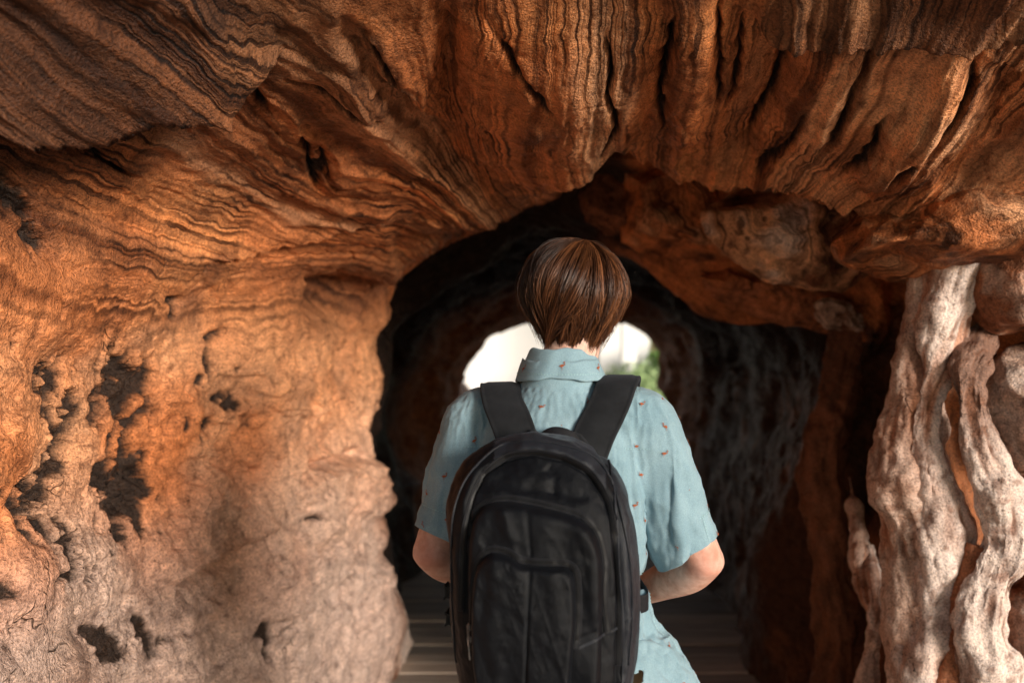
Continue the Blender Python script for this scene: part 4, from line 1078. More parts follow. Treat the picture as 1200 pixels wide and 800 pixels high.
def dress_shirt():
    me = so_me_world
    V0 = co_of(me)
    bvh = SHIRT_BVH
    # --- printed birds, laid on the cloth
    rng = random.Random(12)
    pts = []
    tri = [(p.area, p.index) for p in me.polygons]
    idx = list(range(len(me.polygons))); wts = [a for a, _ in tri]
    tries = rng.choices(idx, wts, k=9000)
    for i in tries:
        p = me.polygons[i]; c = np.array(p.center)
        if all(((c - d) ** 2).sum() > .052 ** 2 for d, _ in pts): pts.append((c, np.array(p.normal)))
    TV, TF = [], []
    for c, n in pts:
        up = A3(0, 0, 1) + A3(rng.uniform(-.5, .5), rng.uniform(-.5, .5), 0); x = np.cross(up, n); x /= np.linalg.norm(x); y = np.cross(n, x)
        s = rng.uniform(.0100, .0130)
        for t in flamingo(s, rng.choice((-1, 1)), rng):
            k = len(TV)
            for a, b_ in t:
                w_ = c + x * a + y * b_
                h = bvh.find_nearest(Vector(w_))
                nn = np.array(h[1]); nn = nn if nn @ n > 0 else -nn
                TV.append(np.array(h[0]) + nn * .0017)
            TF.append((k, k + 1, k + 2))
    # --- stitched seams: thin raised threads laid on the cloth
    def lay(line, lift=.0014):
        out = []
        for p, d in line:
            h = bvh.ray_cast(Vector(p), Vector(d))
            if h[0]:
                n = np.array(h[1]); n = n if n @ np.array(d) < 0 else -n
                out.append((np.array(h[0]) + n * lift, n))
        return out
    seams = []
    yz = lambda x: 1.338 + .010 * math.cos(x * 18)
    seams.append([(B(x, -.5, yz(x)), TY) for x in np.linspace(-.185, .185, 300)])
    for s in (-1, 1):
        sh = SHL if s < 0 else SHR
        # armhole ring
        for off in (0, .006):
            seams.append([(sh + A3(s * (-.018 + off), 0, 0) + .2 * (TY * math.cos(a) + A3(0, 0, math.sin(a))) + A3(s * .10 * max(0, math.sin(a)) * 0, 0, 0), -(TY * math.cos(a) + A3(0, 0, math.sin(a)))) for a in np.radians(np.linspace(-60 + 180, 30, 200))])
        # hem of the sleeve
        pt, ax = SLEEVE[s]
        e1 = np.cross(ax, [0, 1, 0]); e1 /= np.linalg.norm(e1); e2 = np.cross(ax, e1)
        seams.append([(pt + ax * .006 + (e1 * math.cos(a) + e2 * math.sin(a)) * .2, -(e1 * math.cos(a) + e2 * math.sin(a))) for a in np.linspace(0, 2 * np.pi, 260)])
    seams.append([(B(.195 + .2, -.02, z), -TX) for z in np.linspace(1.2, .84, 300)])
    SV, SF = [], []
    for ln in seams:
        L = lay(ln)
        run = 0
        for k in range(len(L) - 1):
            p, n = L[k]; q_, _ = L[k + 1]
            d = np.linalg.norm(q_ - p)
            if d > .012: continue
            run += d
            if (run // .0032) % 2: continue
            t = (q_ - p) / max(d, 1e-6); sd = np.cross(t, n) * .0009; b0 = len(SV)
            SV += [p - sd, p + sd, q_ + sd, q_ - sd, p + n * .0007, q_ + n * .0007]
            SF += [(b0, b0 + 4, b0 + 5, b0 + 3), (b0 + 4, b0 + 1, b0 + 2, b0 + 5)]
    # pucker the cloth along the seams
    from mathutils.kdtree import KDTree
    if SV:
        kd = KDTree(len(SV) // 6 + 1)
        for k in range(0, len(SV), 6): kd.insert(Vector(SV[k]), k)
        kd.balance()
        N0 = np.empty(len(me.vertices) * 3, np.float32); me.vertices.foreach_get('normal', N0); N0 = N0.reshape(-1, 3)
        ds = np.array([kd.find(Vector(v))[2] for v in V0])
        pk = fbm(V0, 90, 2, 402)
        V0 = V0 + N0 * (np.exp(-(ds / .006) ** 2) * (.0012 * pk - .0006) + np.exp(-(ds / .02) ** 2) * .0016 * fbm(V0, 48, 2, 405))[:, None]
        # creases pulled across the cloth
        cw = V0 + .35 * V0[:, [2, 2, 0]] * [1, .4, .6]
        cr = ridged(cw * [1, 1, .8], 8.5, 3, 411); c2 = ridged(V0 * [.7, .7, 1.3], 15, 2, 415)
        V0 = V0 + N0 * (.017 * (np.clip(cr, .55, 1) - .68) + .006 * (c2 - .65))[:, None] * sstep(1.46, 1.40, V0[:, 2])[:, None]
        set_co(me, V0)
    # thickness, then join print and stitches into the same mesh
    ob = bpy.data.objects.new('t', me); COL.objects.link(ob)
    so = ob.modifiers.new('t', 'SOLIDIFY'); so.thickness = .0016; so.offset = 0
    me2 = bake(ob, 'shirt')
    Va = co_of(me2); Fa = [tuple(p.vertices) for p in me2.polygons]
    o1 = len(Va); o2 = o1 + len(TV)
    allV = np.concatenate([Va, np.array(TV), np.array(SV)]); allF = Fa + [tuple(i + o1 for i in t) for t in TF] + [tuple(i + o2 for i in t) for t in SF]
    out = bpy.data.meshes.new('shirt'); out.from_pydata(allV.tolist(), [], allF)
    mi = [0] * len(Fa) + [1] * len(TF) + [2] * len(SF)
    out.polygons.foreach_set('material_index', mi); out.polygons.foreach_set('use_smooth', [True] * len(allF))
    for m in (M_SHIRT, M_PRINT, M_SEAM): out.materials.append(m)
    return pchild('shirt', out)

def build_collar(parent):
    """stand and folded leaf, one band round the neck"""
    n = 160; a = np.radians(np.linspace(-255, 75, n))            # open at the throat
    nc = B(.004, .004, 0)
    prof = [(.060, 1.455), (.057, 1.48), (.0555, 1.505), (.056, 1.520), (.0590, 1.5265), (.0630, 1.521), (.0690, 1.500), (.0755, 1.480), (.0800, 1.466), (.0790, 1.4645), (.0735, 1.480), (.066, 1.503)]
    V = []
    for t in a:
        c, s = math.cos(t), math.sin(t)
        front = max(0, s)                                         # lower towards the throat
        for k, (r, z) in enumerate(prof):
            low = 1 if k >= 6 and k <= 10 else .0
            rr = r * (1 + .10 * abs(c) * (k >= 7)) + .004 * front
            zz = z - .020 * front - .010 * abs(c) ** 3 * (k >= 7) * (k <= 9) - .01 * front * low
            wob = .0018 * math.sin(5 * t + k * .4) + .0010 * math.sin(11 * t + k)
            V.append(nc + TX * (c * (rr * 1.07 + wob)) + TY * (s * rr * 1.06 + wob) + A3(0, 0, zz + wob))
    Q = grid_quads(n, len(prof)); V = np.array(V)
    me = mesh_np('collar', V, Q, M_SHIRT); me.materials.append(M_PRINT); me.materials.append(M_SEAM)
    ob = bpy.data.objects.new('t', me); COL.objects.link(ob)
    ss = ob.modifiers.new('s', 'SUBSURF'); ss.levels = 2
    so = ob.modifiers.new('t', 'SOLIDIFY'); so.thickness = .0016; so.offset = 0
    me = bake(ob, 'collar')
    # stitches and one bird
    bv = BVHTree.FromPolygons([v.co[:] for v in me.vertices], [tuple(p.vertices) for p in me.polygons])
    V, Fs, MI = [v.co[:] for v in me.vertices], [tuple(p.vertices) for p in me.polygons], [0] * len(me.polygons)
    last = None; run = 0
    for t in np.radians(np.linspace(-200, 20, 520)):
        dr = TX * math.cos(t) + TY * math.sin(t)
        h = bv.ray_cast(Vector(nc + dr * .2 + A3(0, 0, 1.4745 - .02 * max(0, math.sin(t)))), Vector(-dr))
        if not h[0]: last = None; continue
        p = np.array(h[0]) + dr * .0011
        if last is not None and np.linalg.norm(p - last) < .004:
            run += np.linalg.norm(p - last)
            if (run // .003) % 2 == 0:
                b0 = len(V); u = A3(0, 0, .0009); V += [tuple(last - u), tuple(last + u), tuple(p + u), tuple(p - u)]; Fs.append((b0, b0 + 1, b0 + 2, b0 + 3)); MI.append(2)
        last = p
    rng = random.Random(4)
    for ax_, az_ in ((-84, 1.492), (-150, 1.485), (-25, 1.487)):
        t = R(ax_); dr = TX * math.cos(t) + TY * math.sin(t); x = np.cross(A3(0, 0, 1), dr)
        for tr_ in flamingo(.0125, 1, rng):
            b0 = len(V)
            for u, w_ in tr_:
                o = nc + dr * .2 + x * u + A3(0, 0, az_ + w_); h = bv.ray_cast(Vector(o), Vector(-dr))
                V.append(tuple((np.array(h[0]) if h[0] else o - dr * .13) + dr * .0016))
            Fs.append((b0, b0 + 1, b0 + 2)); MI.append(1)
    out = bpy.data.meshes.new('collar'); out.from_pydata([tuple(float(c) for c in v) for v in V], [], Fs)
    out.polygons.foreach_set('material_index', MI); out.polygons.foreach_set('use_smooth', [True] * len(Fs))
    for m in (M_SHIRT, M_PRINT, M_SEAM): out.materials.append(m)
    return pchild('collar', out, parent)

# ---- hair
def hair_material():
    m, t, b = newmat('auburn hair', .38, (.10, .035, .013), .5)
    a = t.new('ShaderNodeAttribute', attribute_name='strand').outputs['Fac']
    t.l.new(t.ramp(a, [(0, (.015, .006, .0035)), (.5, (.062, .022, .009)), (1, (.27, .10, .036))]), b.inputs['Base Color'])
    return m
M_HAIR = hair_material()
def build_hair():
    rng = np.random.RandomState(5)
    C = HEAD + A3(0, 0, .005)
    pole = np.array([.22, -.12, .97]); pole /= np.linalg.norm(pole)
    def env(d):
        low = np.clip(-d[:, 2], 0, 1) ** 1.15
        az = np.where(d[:, 2] > 0, .118, .188); ay = np.where(d[:, 1] < 0, .118, .112) * (1 - .30 * low); ax = .111 * (1 - .27 * low)
        return 1 / np.sqrt((d[:, 0] / ax) ** 2 + (d[:, 1] / ay) ** 2 + (d[:, 2] / az) ** 2)
    e1 = np.cross(pole, [0, 1, 0]); e1 /= np.linalg.norm(e1); e2 = np.cross(pole, e1)
    def bottom(phi):
        """direction where the hair ends, seen from the head's middle"""
        h = np.cos(phi)[:, None] * e1 + np.sin(phi)[:, None] * e2
        front = h[:, 1]
        el = np.where(front > .35, np.interp(front, [.35, .6, 1], [-.42, .10, .22]), np.interp(front, [-1, -.6, 0, .35], [-1.20, -1.02, -.62, -.42]))
        d = np.stack([h[:, 0], h[:, 1], np.zeros(len(h))], 1); d /= np.linalg.norm(d, axis=1, keepdims=True)
        return d * np.cos(el)[:, None] + np.array([0, 0, 1]) * np.sin(el)[:, None]
    nclump, n = 260, 13000
    cphi = rng.uniform(0, 2 * np.pi, nclump); cdep = rng.uniform(0, 1, nclump); cend = np.where(cdep < .38, -rng.uniform(.05, .34, nclump), rng.normal(.0, .085, nclump)); ctint = rng.uniform(0, 1, nclump); ctw = rng.normal(0, .10, nclump)
    cl = rng.randint(0, nclump, n)
    phi0 = cphi[cl] + rng.normal(0, .075, n)
    s0 = np.clip(rng.uniform(-.05, .6, n), 0, 1) * rng.choice([1, .25], n); s1 = 1 + cend[cl] + rng.normal(0, .03, n) + (rng.random(n) < .04) * rng.uniform(0, .10, n)
    m = 16; t = np.linspace(0, 1, m)
    phis = phi0[:, None] + (cphi[cl] - phi0)[:, None] * (.92 * t[None] ** 1.1) + ctw[cl][:, None] * 2.4 * t[None] ** 2
    S = s0[:, None] + (s1 - s0)[:, None] * t[None]
    bd = bottom(phis.ravel()).reshape(n, m, 3)
    ang = np.arccos(np.clip(bd @ pole, -1, 1))
    sa = np.sin(ang); D = (np.sin((1 - S) * ang) / sa)[..., None] * pole + (np.sin(S * ang) / sa)[..., None] * bd
    D /= np.linalg.norm(D, axis=-1, keepdims=True)
    r = env(D.reshape(-1, 3)).reshape(n, m)
    depth = (.019 * cdep[cl] + rng.uniform(0, .007, n))[:, None] * (0.35 + .65 * t[None])
    clift = rng.normal(0, .0045, nclump); cwav = rng.uniform(0, 6.28, nclump)
    lift = (.003 * rng.normal(0, .7, (n, 1)) + clift[cl][:, None]) * np.sin(np.pi * t)[None] + .0035 * np.sin(9 * t[None] + cwav[cl][:, None]) * t[None] + (rng.random(n) < .06)[:, None] * t[None] ** 2 * rng.uniform(0, .016, (n, 1)) + (rng.random(n) < .02)[:, None] * np.sin(np.pi * t)[None] * rng.uniform(0, .010, (n, 1))
    # the nape falls straight down into the collar
    X = C + D * (r - depth + lift)[..., None]
    X += np.cumsum(rng.normal(0, .00042, (n, m, 3)), 1)
    # tubes
    T = np.gradient(X, axis=1); T /= np.maximum(np.linalg.norm(T, axis=-1, keepdims=True), 1e-9)
    A = np.cross(T, D); A /= np.maximum(np.linalg.norm(A, axis=-1, keepdims=True), 1e-9); Bn = np.cross(T, A)
    rad = (rng.uniform(.00042, .00075, n))[:, None] * np.array([1.0] * (m - 4) + [.9, .75, .5, .15])[None]
    V = np.stack([X + rad[..., None] * (A * math.cos(k * 2.0944) + Bn * math.sin(k * 2.0944)) for k in range(3)], 2)
    V = V.reshape(-1, 3)
    base = (np.arange(n) * m * 3)[:, None, None] + (np.arange(m - 1) * 3)[None, :, None]
    k = np.arange(3)[None, None]; k1 = (k + 1) % 3
    Q = np.stack([base + k, base + k1, base + 3 + k1, base + 3 + k], -1).reshape(-1, 4)
    tint = np.repeat(np.clip(.55 * ctint[cl] + .45 * rng.random(n), 0, 1), m * 3)
    # dark underlayer
    bm = bmesh.new(); bmesh.ops.create_icosphere(bm, subdivisions=5, radius=1)
    U = np.array([v.co for v in bm.verts]); Fi = np.array([[v.index for v in f.verts] for f in bm.faces]); bm.free()
    fr = U[:, 1]
    keep = (U[:, 2] > np.interp(fr, [-1, -.3, .2, .45, .7, 1], [-.80, -.72, -.42, -.25, .30, .42]))
    W = C + U * (env(U) - .021)[:, None]
    Fk = Fi[keep[Fi].all(1)]
    Fk4 = np.concatenate([Fk, Fk[:, 2:]], 1)
    allV = np.concatenate([V, W]); o = len(V)
    me = bpy.data.meshes.new('hair')
    nq, nt_ = len(Q), len(Fk)
    me.vertices.add(len(allV)); me.vertices.foreach_set('co', allV.astype(np.float32).ravel())
    me.loops.add(nq * 4 + nt_ * 3); me.loops.foreach_set('vertex_index', np.concatenate([Q.ravel(), (Fk + o).ravel()]).astype(np.int32))
    me.polygons.add(nq + nt_); me.polygons.foreach_set('loop_start', np.concatenate([np.arange(nq) * 4, nq * 4 + np.arange(nt_) * 3]).astype(np.int32))
    me.update(calc_edges=True); me.polygons.foreach_set('use_smooth', np.ones(nq + nt_, bool))
    me.materials.append(M_HAIR); vattr(me, 'strand', np.concatenate([tint, np.zeros(len(W))]))
    return pchild('hair', me)

def build_lower():
    m, t, b = newmat('khaki twill', .9, (.42, .31, .20), .2)
    co = t.new('ShaderNodeTexCoord').outputs['Object']
    nz = t.new('ShaderNodeTexNoise', inp={'Vector': co, 'Scale': 60.0, 'Detail': 5.0}).outputs['Fac']
    t.l.new(t.new('ShaderNodeBump', inp={'Height': nz, 'Strength': .3, 'Distance': .003}).outputs[0], b.inputs['Normal'])
    parts = [loft([(B(0, 0, 1.0), TX * .163, TY * .115), (B(0, 0, .93), TX * .178, TY * .128), (B(0, 0, .86), TX * .182, TY * .13), (B(0, 0, .80), TX * .165, TY * .115)], 56)]
    for s in (-1, 1):
        parts.append(limb([B(s * .085, 0, .88), B(s * .088, 0, .74), B(s * .094, .004, .60), B(s * .096, .012, .50)], [.092, .088, .082, .080]))
    me = fuse('shorts', parts, .008, 8)
    V = co_of(me); N = np.empty(len(V) * 3, np.float32); me.vertices.foreach_get('normal', N)
    set_co(me, V + N.reshape(-1, 3) * (.006 * (ridged(V * [1, 1, .6], 9, 2, 70) - .6) + .003 * fbm(V, 22, 2, 71))[:, None])
    me.materials.append(m); pchild('shorts', me)
    ms = newmat('dark canvas', .8, (.05, .05, .06))[0]; mr = newmat('white rubber', .6, (.6, .6, .58))[0]
    for s in (-1, 1):
        an = B(s * .092, -.02, 0)
        up = fuse('shoe', [loft([(an - TY * .055 + A3(0, 0, .03), TX * .030, A3(0, 0, .03)), (an - TY * .03 + A3(0, 0, .055), TX * .038, A3(0, 0, .052)), (an + TY * .03 + A3(0, 0, .052), TX * .042, A3(0, 0, .050)), (an + TY * .10 + A3(0, 0, .038), TX * .047, A3(0, 0, .034)), (an + TY * .17 + A3(0, 0, .030), TX * .042, A3(0, 0, .024)), (an + TY * .20 + A3(0, 0, .026), TX * .026, A3(0, 0, .016))], 32)], .006, 4)
        up.materials.append(ms); sh = pchild('shoe', up)
        so = fuse('sole', [loft([(an - TY * .065 + A3(0, 0, .014), TX * .030, A3(0, 0, .014)), (an - TY * .02 + A3(0, 0, .014), TX * .042, A3(0, 0, .014)), (an + TY * .08 + A3(0, 0, .014), TX * .046, A3(0, 0, .014)), (an + TY * .15 + A3(0, 0, .014), TX * .050, A3(0, 0, .014)), (an + TY * .21 + A3(0, 0, .014), TX * .028, A3(0, 0, .013))], 32)], .006, 3)
        so.materials.append(mr); pchild('sole', so, sh)
    me_ = newmat('eye', .2, (.75, .73, .70))[0]; mi = newmat('iris', .2, (.06, .04, .03))[0]
    for s in (-1, 1):
        bm = bmesh.new(); bmesh.ops.create_uvsphere(bm, u_segments=24, v_segments=16, radius=.0118)
        c = HEAD + A3(s * .031, .080, -.004)
        for f in bm.faces: f.material_index = 1 if f.calc_center_median().normalized().y > .88 else 0
        for v in bm.verts: v.co += Vector(c)
        me = bpy.data.meshes.new('eye'); bm.to_mesh(me); bm.free(); me.materials.append(me_); me.materials.append(mi); pchild('eye', me)

_shirt = dress_shirt()
build_collar(_shirt)
build_hair()
build_lower()
pchild('body', BODY_ME)
# ------------------------------------------------------------------ what stands beyond the way out
def leaf_mat(name, c1, c2):
    m, t, b = newmat(name, .6, c1, .3)
    a = t.new('ShaderNodeAttribute', attribute_name='leaf').outputs['Fac']
    t.l.new(t.ramp(a, [(0, c1), (1, c2)]), b.inputs['Base Color'])
    b.inputs['Transmission Weight'].default_value = 0
    return m
M_LEAF = leaf_mat('leaf green', (.05, .11, .025), (.17, .30, .06)); M_LEAF2 = leaf_mat('pale leaf', (.16, .26, .09), (.42, .55, .26))
M_BARK, _tb, _bb = newmat('bark', .9, (.20, .13, .09))
_n = _tb.new('ShaderNodeTexNoise', inp={'Scale': 12.0, 'Detail': 6.0}).outputs['Fac']
_tb.l.new(_tb.ramp(_n, [(.3, (.10, .065, .045)), (.7, (.30, .21, .15))]), _bb.inputs['Base Color'])
def crown_mesh(name, centres, n, size, mat, seed):
    rng = np.random.RandomState(seed)
    c = np.array([a[:3] for a in centres]); r = np.array([a[3] for a in centres])
    k = rng.choice(len(c), n, p=r ** 2 / (r ** 2).sum())
    d = rng.normal(size=(n, 3)); d /= np.linalg.norm(d, axis=1, keepdims=True)
    p = c[k] + d * (r[k] * rng.uniform(.35, 1.05, n) ** .6)[:, None] * [1, 1, .85]
    keep = fbm(p, 1.6, 2, seed) > -.28
    p, d = p[keep], d[keep]; n = len(p)
    u = rng.normal(size=(n, 3)); u -= (u * d).sum(1, keepdims=True) * d * .5; u /= np.linalg.norm(u, axis=1, keepdims=True)
    w_ = np.cross(u, d + .4 * rng.normal(size=(n, 3))); w_ /= np.linalg.norm(w_, axis=1, keepdims=True)
    s = size * rng.uniform(.6, 1.3, (n, 1))
    V = np.stack([p - u * s, p + w_ * s * .45, p + u * s, p - w_ * s * .45], 1).reshape(-1, 3)
    me = mesh_np(name, V, np.arange(n * 4).reshape(-1, 4), mat, False)
    vattr(me, 'leaf', np.repeat(np.clip(.5 + .5 * fbm(p, 2.5, 2, seed + 1) + rng.normal(0, .15, n), 0, 1), 4))
    return me
def tree(label, x, y, h, seed, mat=None, group=None, pale=False):
    rng = np.random.RandomState(seed)
    root_ = bpy.data.objects.new('tree', None); COL.objects.link(root_); root_.location = (x, y, -.15); tag(root_, label, 'tree', group)
    parts = [limb([(0, 0, -.2), (.02, .03, h * .2), (-.04, 0, h * .4), (.03, 0, h * .6)], [.16, .12, .09, .05])]
    cs = []
    for k in range(7):
        a = rng.uniform(0, 6.28); z = h * rng.uniform(.32, .55); e = np.array([math.cos(a) * h * .22, math.sin(a) * h * .22, z + h * rng.uniform(.12, .3)])
        parts.append(limb([(0, 0, z), e * [.5, .5, 1] - [0, 0, .1], e], [.06, .04, .02], n=12)); cs.append((*e, h * rng.uniform(.13, .22)))
    cs.append((0, 0, h * .8, h * .22))
    V, Fs, o = [], [], 0
    for v, f in parts: V.append(v); Fs += [tuple(i + o for i in q) for q in f]; o += len(v)
    me = bpy.data.meshes.new('trunk'); me.from_pydata(np.concatenate(V).tolist(), [], Fs); me.materials.append(M_BARK); link('trunk', me, root_)
    link('crown', crown_mesh('crown', cs, 5200, .085, mat or M_LEAF, seed), root_)
def bush(label, x, y, r, seed, mat=None):
    rng = np.random.RandomState(seed)
    root_ = bpy.data.objects.new('bush', None); COL.objects.link(root_); root_.location = (x, y, -.15); tag(root_, label, 'bush')
    cs = [(rng.normal(0, r * .4), rng.normal(0, r * .4), r * rng.uniform(.5, 1.0), r * rng.uniform(.35, .6)) for _ in range(8)]
    V, Fs, o = [], [], 0
    for c in cs:
        v, f = limb([(0, 0, -.1), (c[0] * .4, c[1] * .4, c[2] * .5), c[:3]], [.03, .02, .01], n=8); V.append(v); Fs += [tuple(i + o for i in q) for q in f]; o += len(v)
    me = bpy.data.meshes.new('stems'); me.from_pydata(np.concatenate(V).tolist(), [], Fs); me.materials.append(M_BARK); link('stems', me, root_)
    link('foliage', crown_mesh('foliage', cs, 3000, .06, mat or M_LEAF, seed), root_)

def outside():
    mw, t, b = newmat('white plaster', .85, (.8, .78, .75))
    n = t.new('ShaderNodeTexNoise', inp={'Scale': 2.5, 'Detail': 6.0}).outputs['Fac']
    t.l.new(t.ramp(n, [(.3, (.82, .81, .79)), (.6, (.90, .89, .88))]), b.inputs['Base Color'])
    mg, _, bg = newmat('window glass', .08, (.10, .12, .13), .5); mf = newmat('grey frame', .6, (.45, .45, .45))[0]; mr = newmat('pale roof edge', .8, (.62, .60, .57))[0]
    def bx(name, lo, hi, m, parent, bev=.01):
        bm = bmesh.new(); bmesh.ops.create_cube(bm, size=1)
        for v in bm.verts: v.co = Vector([(l + h) / 2 + c * (h - l) for l, h, c in zip(lo, hi, v.co)])
        bmesh.ops.bevel(bm, geom=bm.edges[:], offset=bev, segments=2, affect='EDGES')
        me = bpy.data.meshes.new(name); bm.to_mesh(me); bm.free(); me.materials.append(m); return link(name, me, parent)
    bl = bpy.data.objects.new('pavilion', None); COL.objects.link(bl); bl.location = (-0.9, 19.5, -.15)
    tag(bl, 'bright white plastered pavilion seen small and blurred through the way out', 'building')
    # wall pieces around two window openings and a doorway
    bx('wall', (-7, 0, -.2), (-2.2, .3, 3.4), mw, bl); bx('wall', (-2.2, 0, -.2), (-1.0, .3, .9), mw, bl); bx('wall', (-2.2, 0, 2.2), (-1.0, .3, 3.4), mw, bl)
    bx('wall', (-1.0, 0, -.2), (1.6, .3, 3.4), mw, bl); bx('wall', (1.6, 0, 2.3), (2.6, .3, 3.4), mw, bl); bx('wall', (2.6, 0, -.2), (3.6, .3, 3.4), mw, bl)
    wn = bx('window', (-2.15, .12, .95), (-1.05, .18, 2.15), mg, bl); 
    for lo, hi in (((-2.2, .08, .9), (-2.12, .22, 2.2)), ((-1.08, .08, .9), (-1.0, .22, 2.2)), ((-2.12, .08, .9), (-1.08, .22, .97)), ((-2.12, .08, 2.13), (-1.08, .22, 2.2)), ((-1.63, .09, .97), (-1.58, .21, 2.13))): bx('window_frame', lo, hi, mf, wn, .006)
    dr = bx('door', (1.66, .14, -.1), (2.54, .2, 2.24), mf, bl); bx('door_handle', (1.75, .08, 1.0), (1.79, .14, 1.16), mg, dr, .004)
    bx('roof', (-7.3, -.5, 3.4), (3.9, 4, 3.6), mr, bl)
    for x, lab in ((2.05, 'white square post left of the bushes beyond the way out'), (-.75, 'white square post near the left rim of the way out')):
        p = bpy.data.objects.new('post', None); COL.objects.link(p); p.location = (x, 17.5, -.15); tag(p, lab, 'post')
        bx('shaft', (-.13, -.13, .2), (.13, .13, 2.7), mw, p); bx('plinth', (-.19, -.19, -.15), (.19, .19, .2), mw, p); bx('cap', (-.18, -.18, 2.7), (.18, .18, 2.82), mw, p)
    bush('bright green bush right of the white post beyond the way out', 2.55, 17.5, 1.1, 3, M_LEAF2); bush('darker green bush at the right rim of the way out', 3.3, 18.3, 1.3, 4)
    
    tree('small pale green tree behind the bushes at the right of the way out', 3.3, 22.5, 2.9, 8, M_LEAF2)
    boulder('boulder', 'sunlit pinkish boulder just outside the way out on its left', 'rock', (-.72, 12.2, .35), (.55, .5, .75), WARM, 61, facet=.5, pale=PINK)
outside()
# ------------------------------------------------------------------ ground, boardwalk
def ground():
    n = 120
    g = np.linspace(-1, 1, n); g = np.sign(g) * np.abs(g) ** 2.2 * 160
    X, Y = np.meshgrid(g, g + 4)
    V = np.stack([X.ravel(), Y.ravel(), np.full(X.size, -.16)], 1)
    r = np.hypot(V[:, 0], V[:, 1] - 4)
    V[:, 2] += .03 * fbm(V, .7, 3, 3) * (r > 0) + sstep(12, 90, r) * 3.0 * (fbm(V, .03, 3, 8) + .1)
    m, t, b = newmat('sandy earth', .95, (.36, .25, .17))
    co = t.new('ShaderNodeTexCoord').outputs['Object']
    nz = t.new('ShaderNodeTexNoise', inp={'Vector': co, 'Scale': 3.0, 'Detail': 8.0, 'Roughness': .7}).outputs['Fac']
    t.l.new(t.ramp(nz, [(.3, (.50, .38, .27)), (.55, (.68, .54, .40)), (.75, (.76, .64, .51))]), b.inputs['Base Color'])
    t.l.new(t.new('ShaderNodeBump', inp={'Height': nz, 'Strength': .5, 'Distance': .03}).outputs[0], b.inputs['Normal'])
    tag(link('ground', mesh_np('ground', V, grid_quads(n, n), m)), 'bare sandy ground around both mouths of the tunnel', kind='structure')
ground()

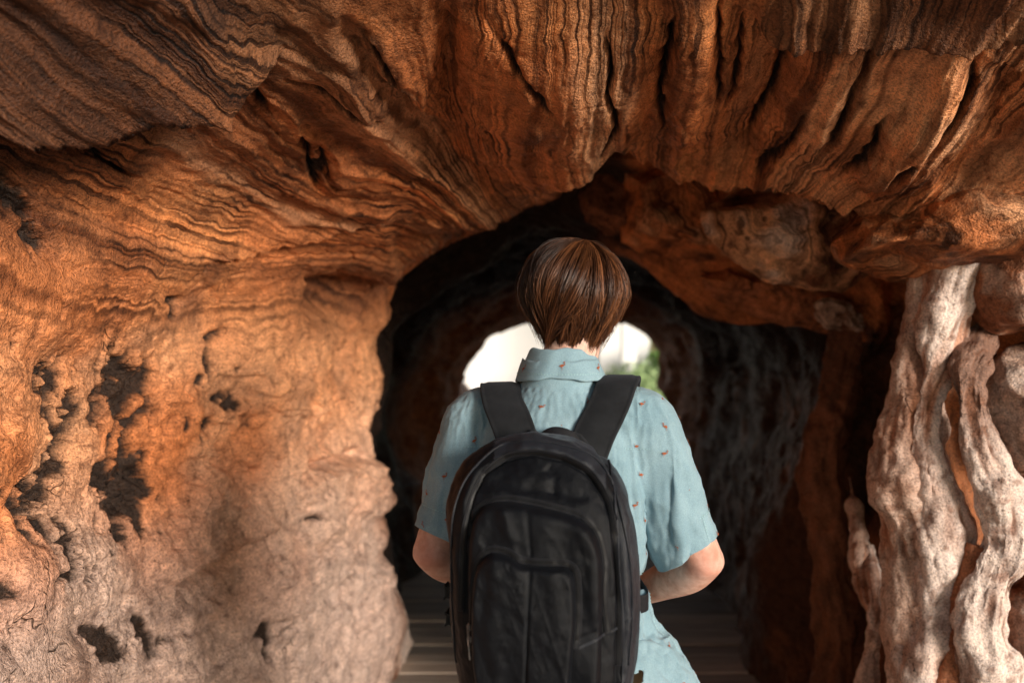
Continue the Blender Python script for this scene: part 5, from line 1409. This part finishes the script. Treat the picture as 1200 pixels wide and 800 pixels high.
def boardwalk():
    rng = random.Random(3)
    bm = bmesh.new(); y = .9
    lay = bm.verts.layers.float.new('plank')
    while y < 9.4:
        w = .135 + rng.uniform(-.006, .006)
        x0, x1 = -1.15 + rng.uniform(-.02, .02), 1.5 + rng.uniform(-.02, .02)
        z = -.0 + rng.uniform(-.004, .004); tl = rng.uniform(-.003, .003)
        r = rng.random()
        prof = [(0, -.035), (0, -.006), (.006, 0), (w - .006, 0), (w, -.006), (w, -.035)]
        a = [bm.verts.new((x0, y + p, z + h - tl)) for p, h in prof]; b_ = [bm.verts.new((x1, y + p, z + h + tl)) for p, h in prof]
        for v in a + b_: v[lay] = r
        for k in range(5): bm.faces.new((a[k], b_[k], b_[k + 1], a[k + 1]))
        bm.faces.new(a); bm.faces.new(b_[::-1])
        y += w + rng.uniform(.006, .011)
    bmesh.ops.recalc_face_normals(bm, faces=bm.faces)
    me = bpy.data.meshes.new('boardwalk'); bm.to_mesh(me); bm.free()
    m, t, b = newmat('weathered planks', .7, (.3, .25, .2))
    co = t.new('ShaderNodeTexCoord').outputs['Object']
    pk = t.new('ShaderNodeAttribute', attribute_name='plank').outputs['Fac']
    mp = t.new('ShaderNodeMapping', inp={'Vector': co, 'Scale': (3, 60, 20)})
    cx = t.new('ShaderNodeCombineXYZ', inp={0: t.math('MULTIPLY', pk, 37.0)})
    ad = t.new('ShaderNodeVectorMath', operation='ADD', inp={0: mp.outputs[0], 1: cx.outputs[0]})
    nz = t.new('ShaderNodeTexNoise', inp={'Vector': ad.outputs[0], 'Scale': 1.0, 'Detail': 6.0, 'Roughness': .65}).outputs['Fac']
    c = t.ramp(nz, [(.3, (.20, .16, .13)), (.5, (.42, .35, .29)), (.7, (.56, .49, .42))])
    c = t.mix(1, c, t.ramp(pk, [(0, (.6, .6, .62)), (.5, (.95, .93, .9)), (1, (1.25, 1.2, 1.15))]), 'MULTIPLY')
    t.l.new(c, b.inputs['Base Color'])
    t.l.new(t.new('ShaderNodeBump', inp={'Height': nz, 'Strength': .5, 'Distance': .004}).outputs[0], b.inputs['Normal'])
    me.materials.append(m)
    tag(link('boardwalk', me), 'grey weathered plank walkway running through the tunnel', kind='structure')
boardwalk()

# ------------------------------------------------------------------ camera, sky, sun
cam = bpy.data.cameras.new('camera'); co_ = bpy.data.objects.new('camera', cam); COL.objects.link(co_)
co_.location = (0, 0, CZ); co_.rotation_euler = (R(90), 0, 0)
cam.lens = 35.0; cam.sensor_width = 36.0; cam.clip_start = .05; cam.clip_end = 600
cam.dof.use_dof = True; cam.dof.focus_distance = 2.15; cam.dof.aperture_fstop = 2.2
SC.camera = co_

SUN_EL, SUN_AZ = 9, 140
w = bpy.data.worlds.new('World'); SC.world = w; w.use_nodes = True
nt = w.node_tree
sky = nt.nodes.new('ShaderNodeTexSky'); sky.sky_type = 'NISHITA'; sky.sun_disc = False
sky.sun_elevation = R(SUN_EL); sky.sun_rotation = R(SUN_AZ)
nt.links.new(sky.outputs[0], nt.nodes['Background'].inputs[0]); nt.nodes['Background'].inputs[1].default_value = .13
sl = bpy.data.lights.new('sun', 'SUN'); sl.energy = 5; sl.angle = R(20); sl.color = (1, .93, .84)
so = bpy.data.objects.new('sun', sl); COL.objects.link(so)
az, el = R(SUN_AZ), R(SUN_EL)
d = Vector((math.sin(az) * math.cos(el), math.cos(az) * math.cos(el), math.sin(el)))
so.rotation_euler = d.to_track_quat('Z', 'Y').to_euler(); so.location = d * 20
SC.view_settings.view_transform = 'Standard'; SC.view_settings.look = 'None'
SC.view_settings.exposure = 0; SC.view_settings.gamma = 1
SC.cycles.max_bounces = 7; SC.cycles.diffuse_bounces = 5; SC.cycles.glossy_bounces = 2; SC.cycles.use_adaptive_sampling = True; SC.cycles.adaptive_threshold = .02
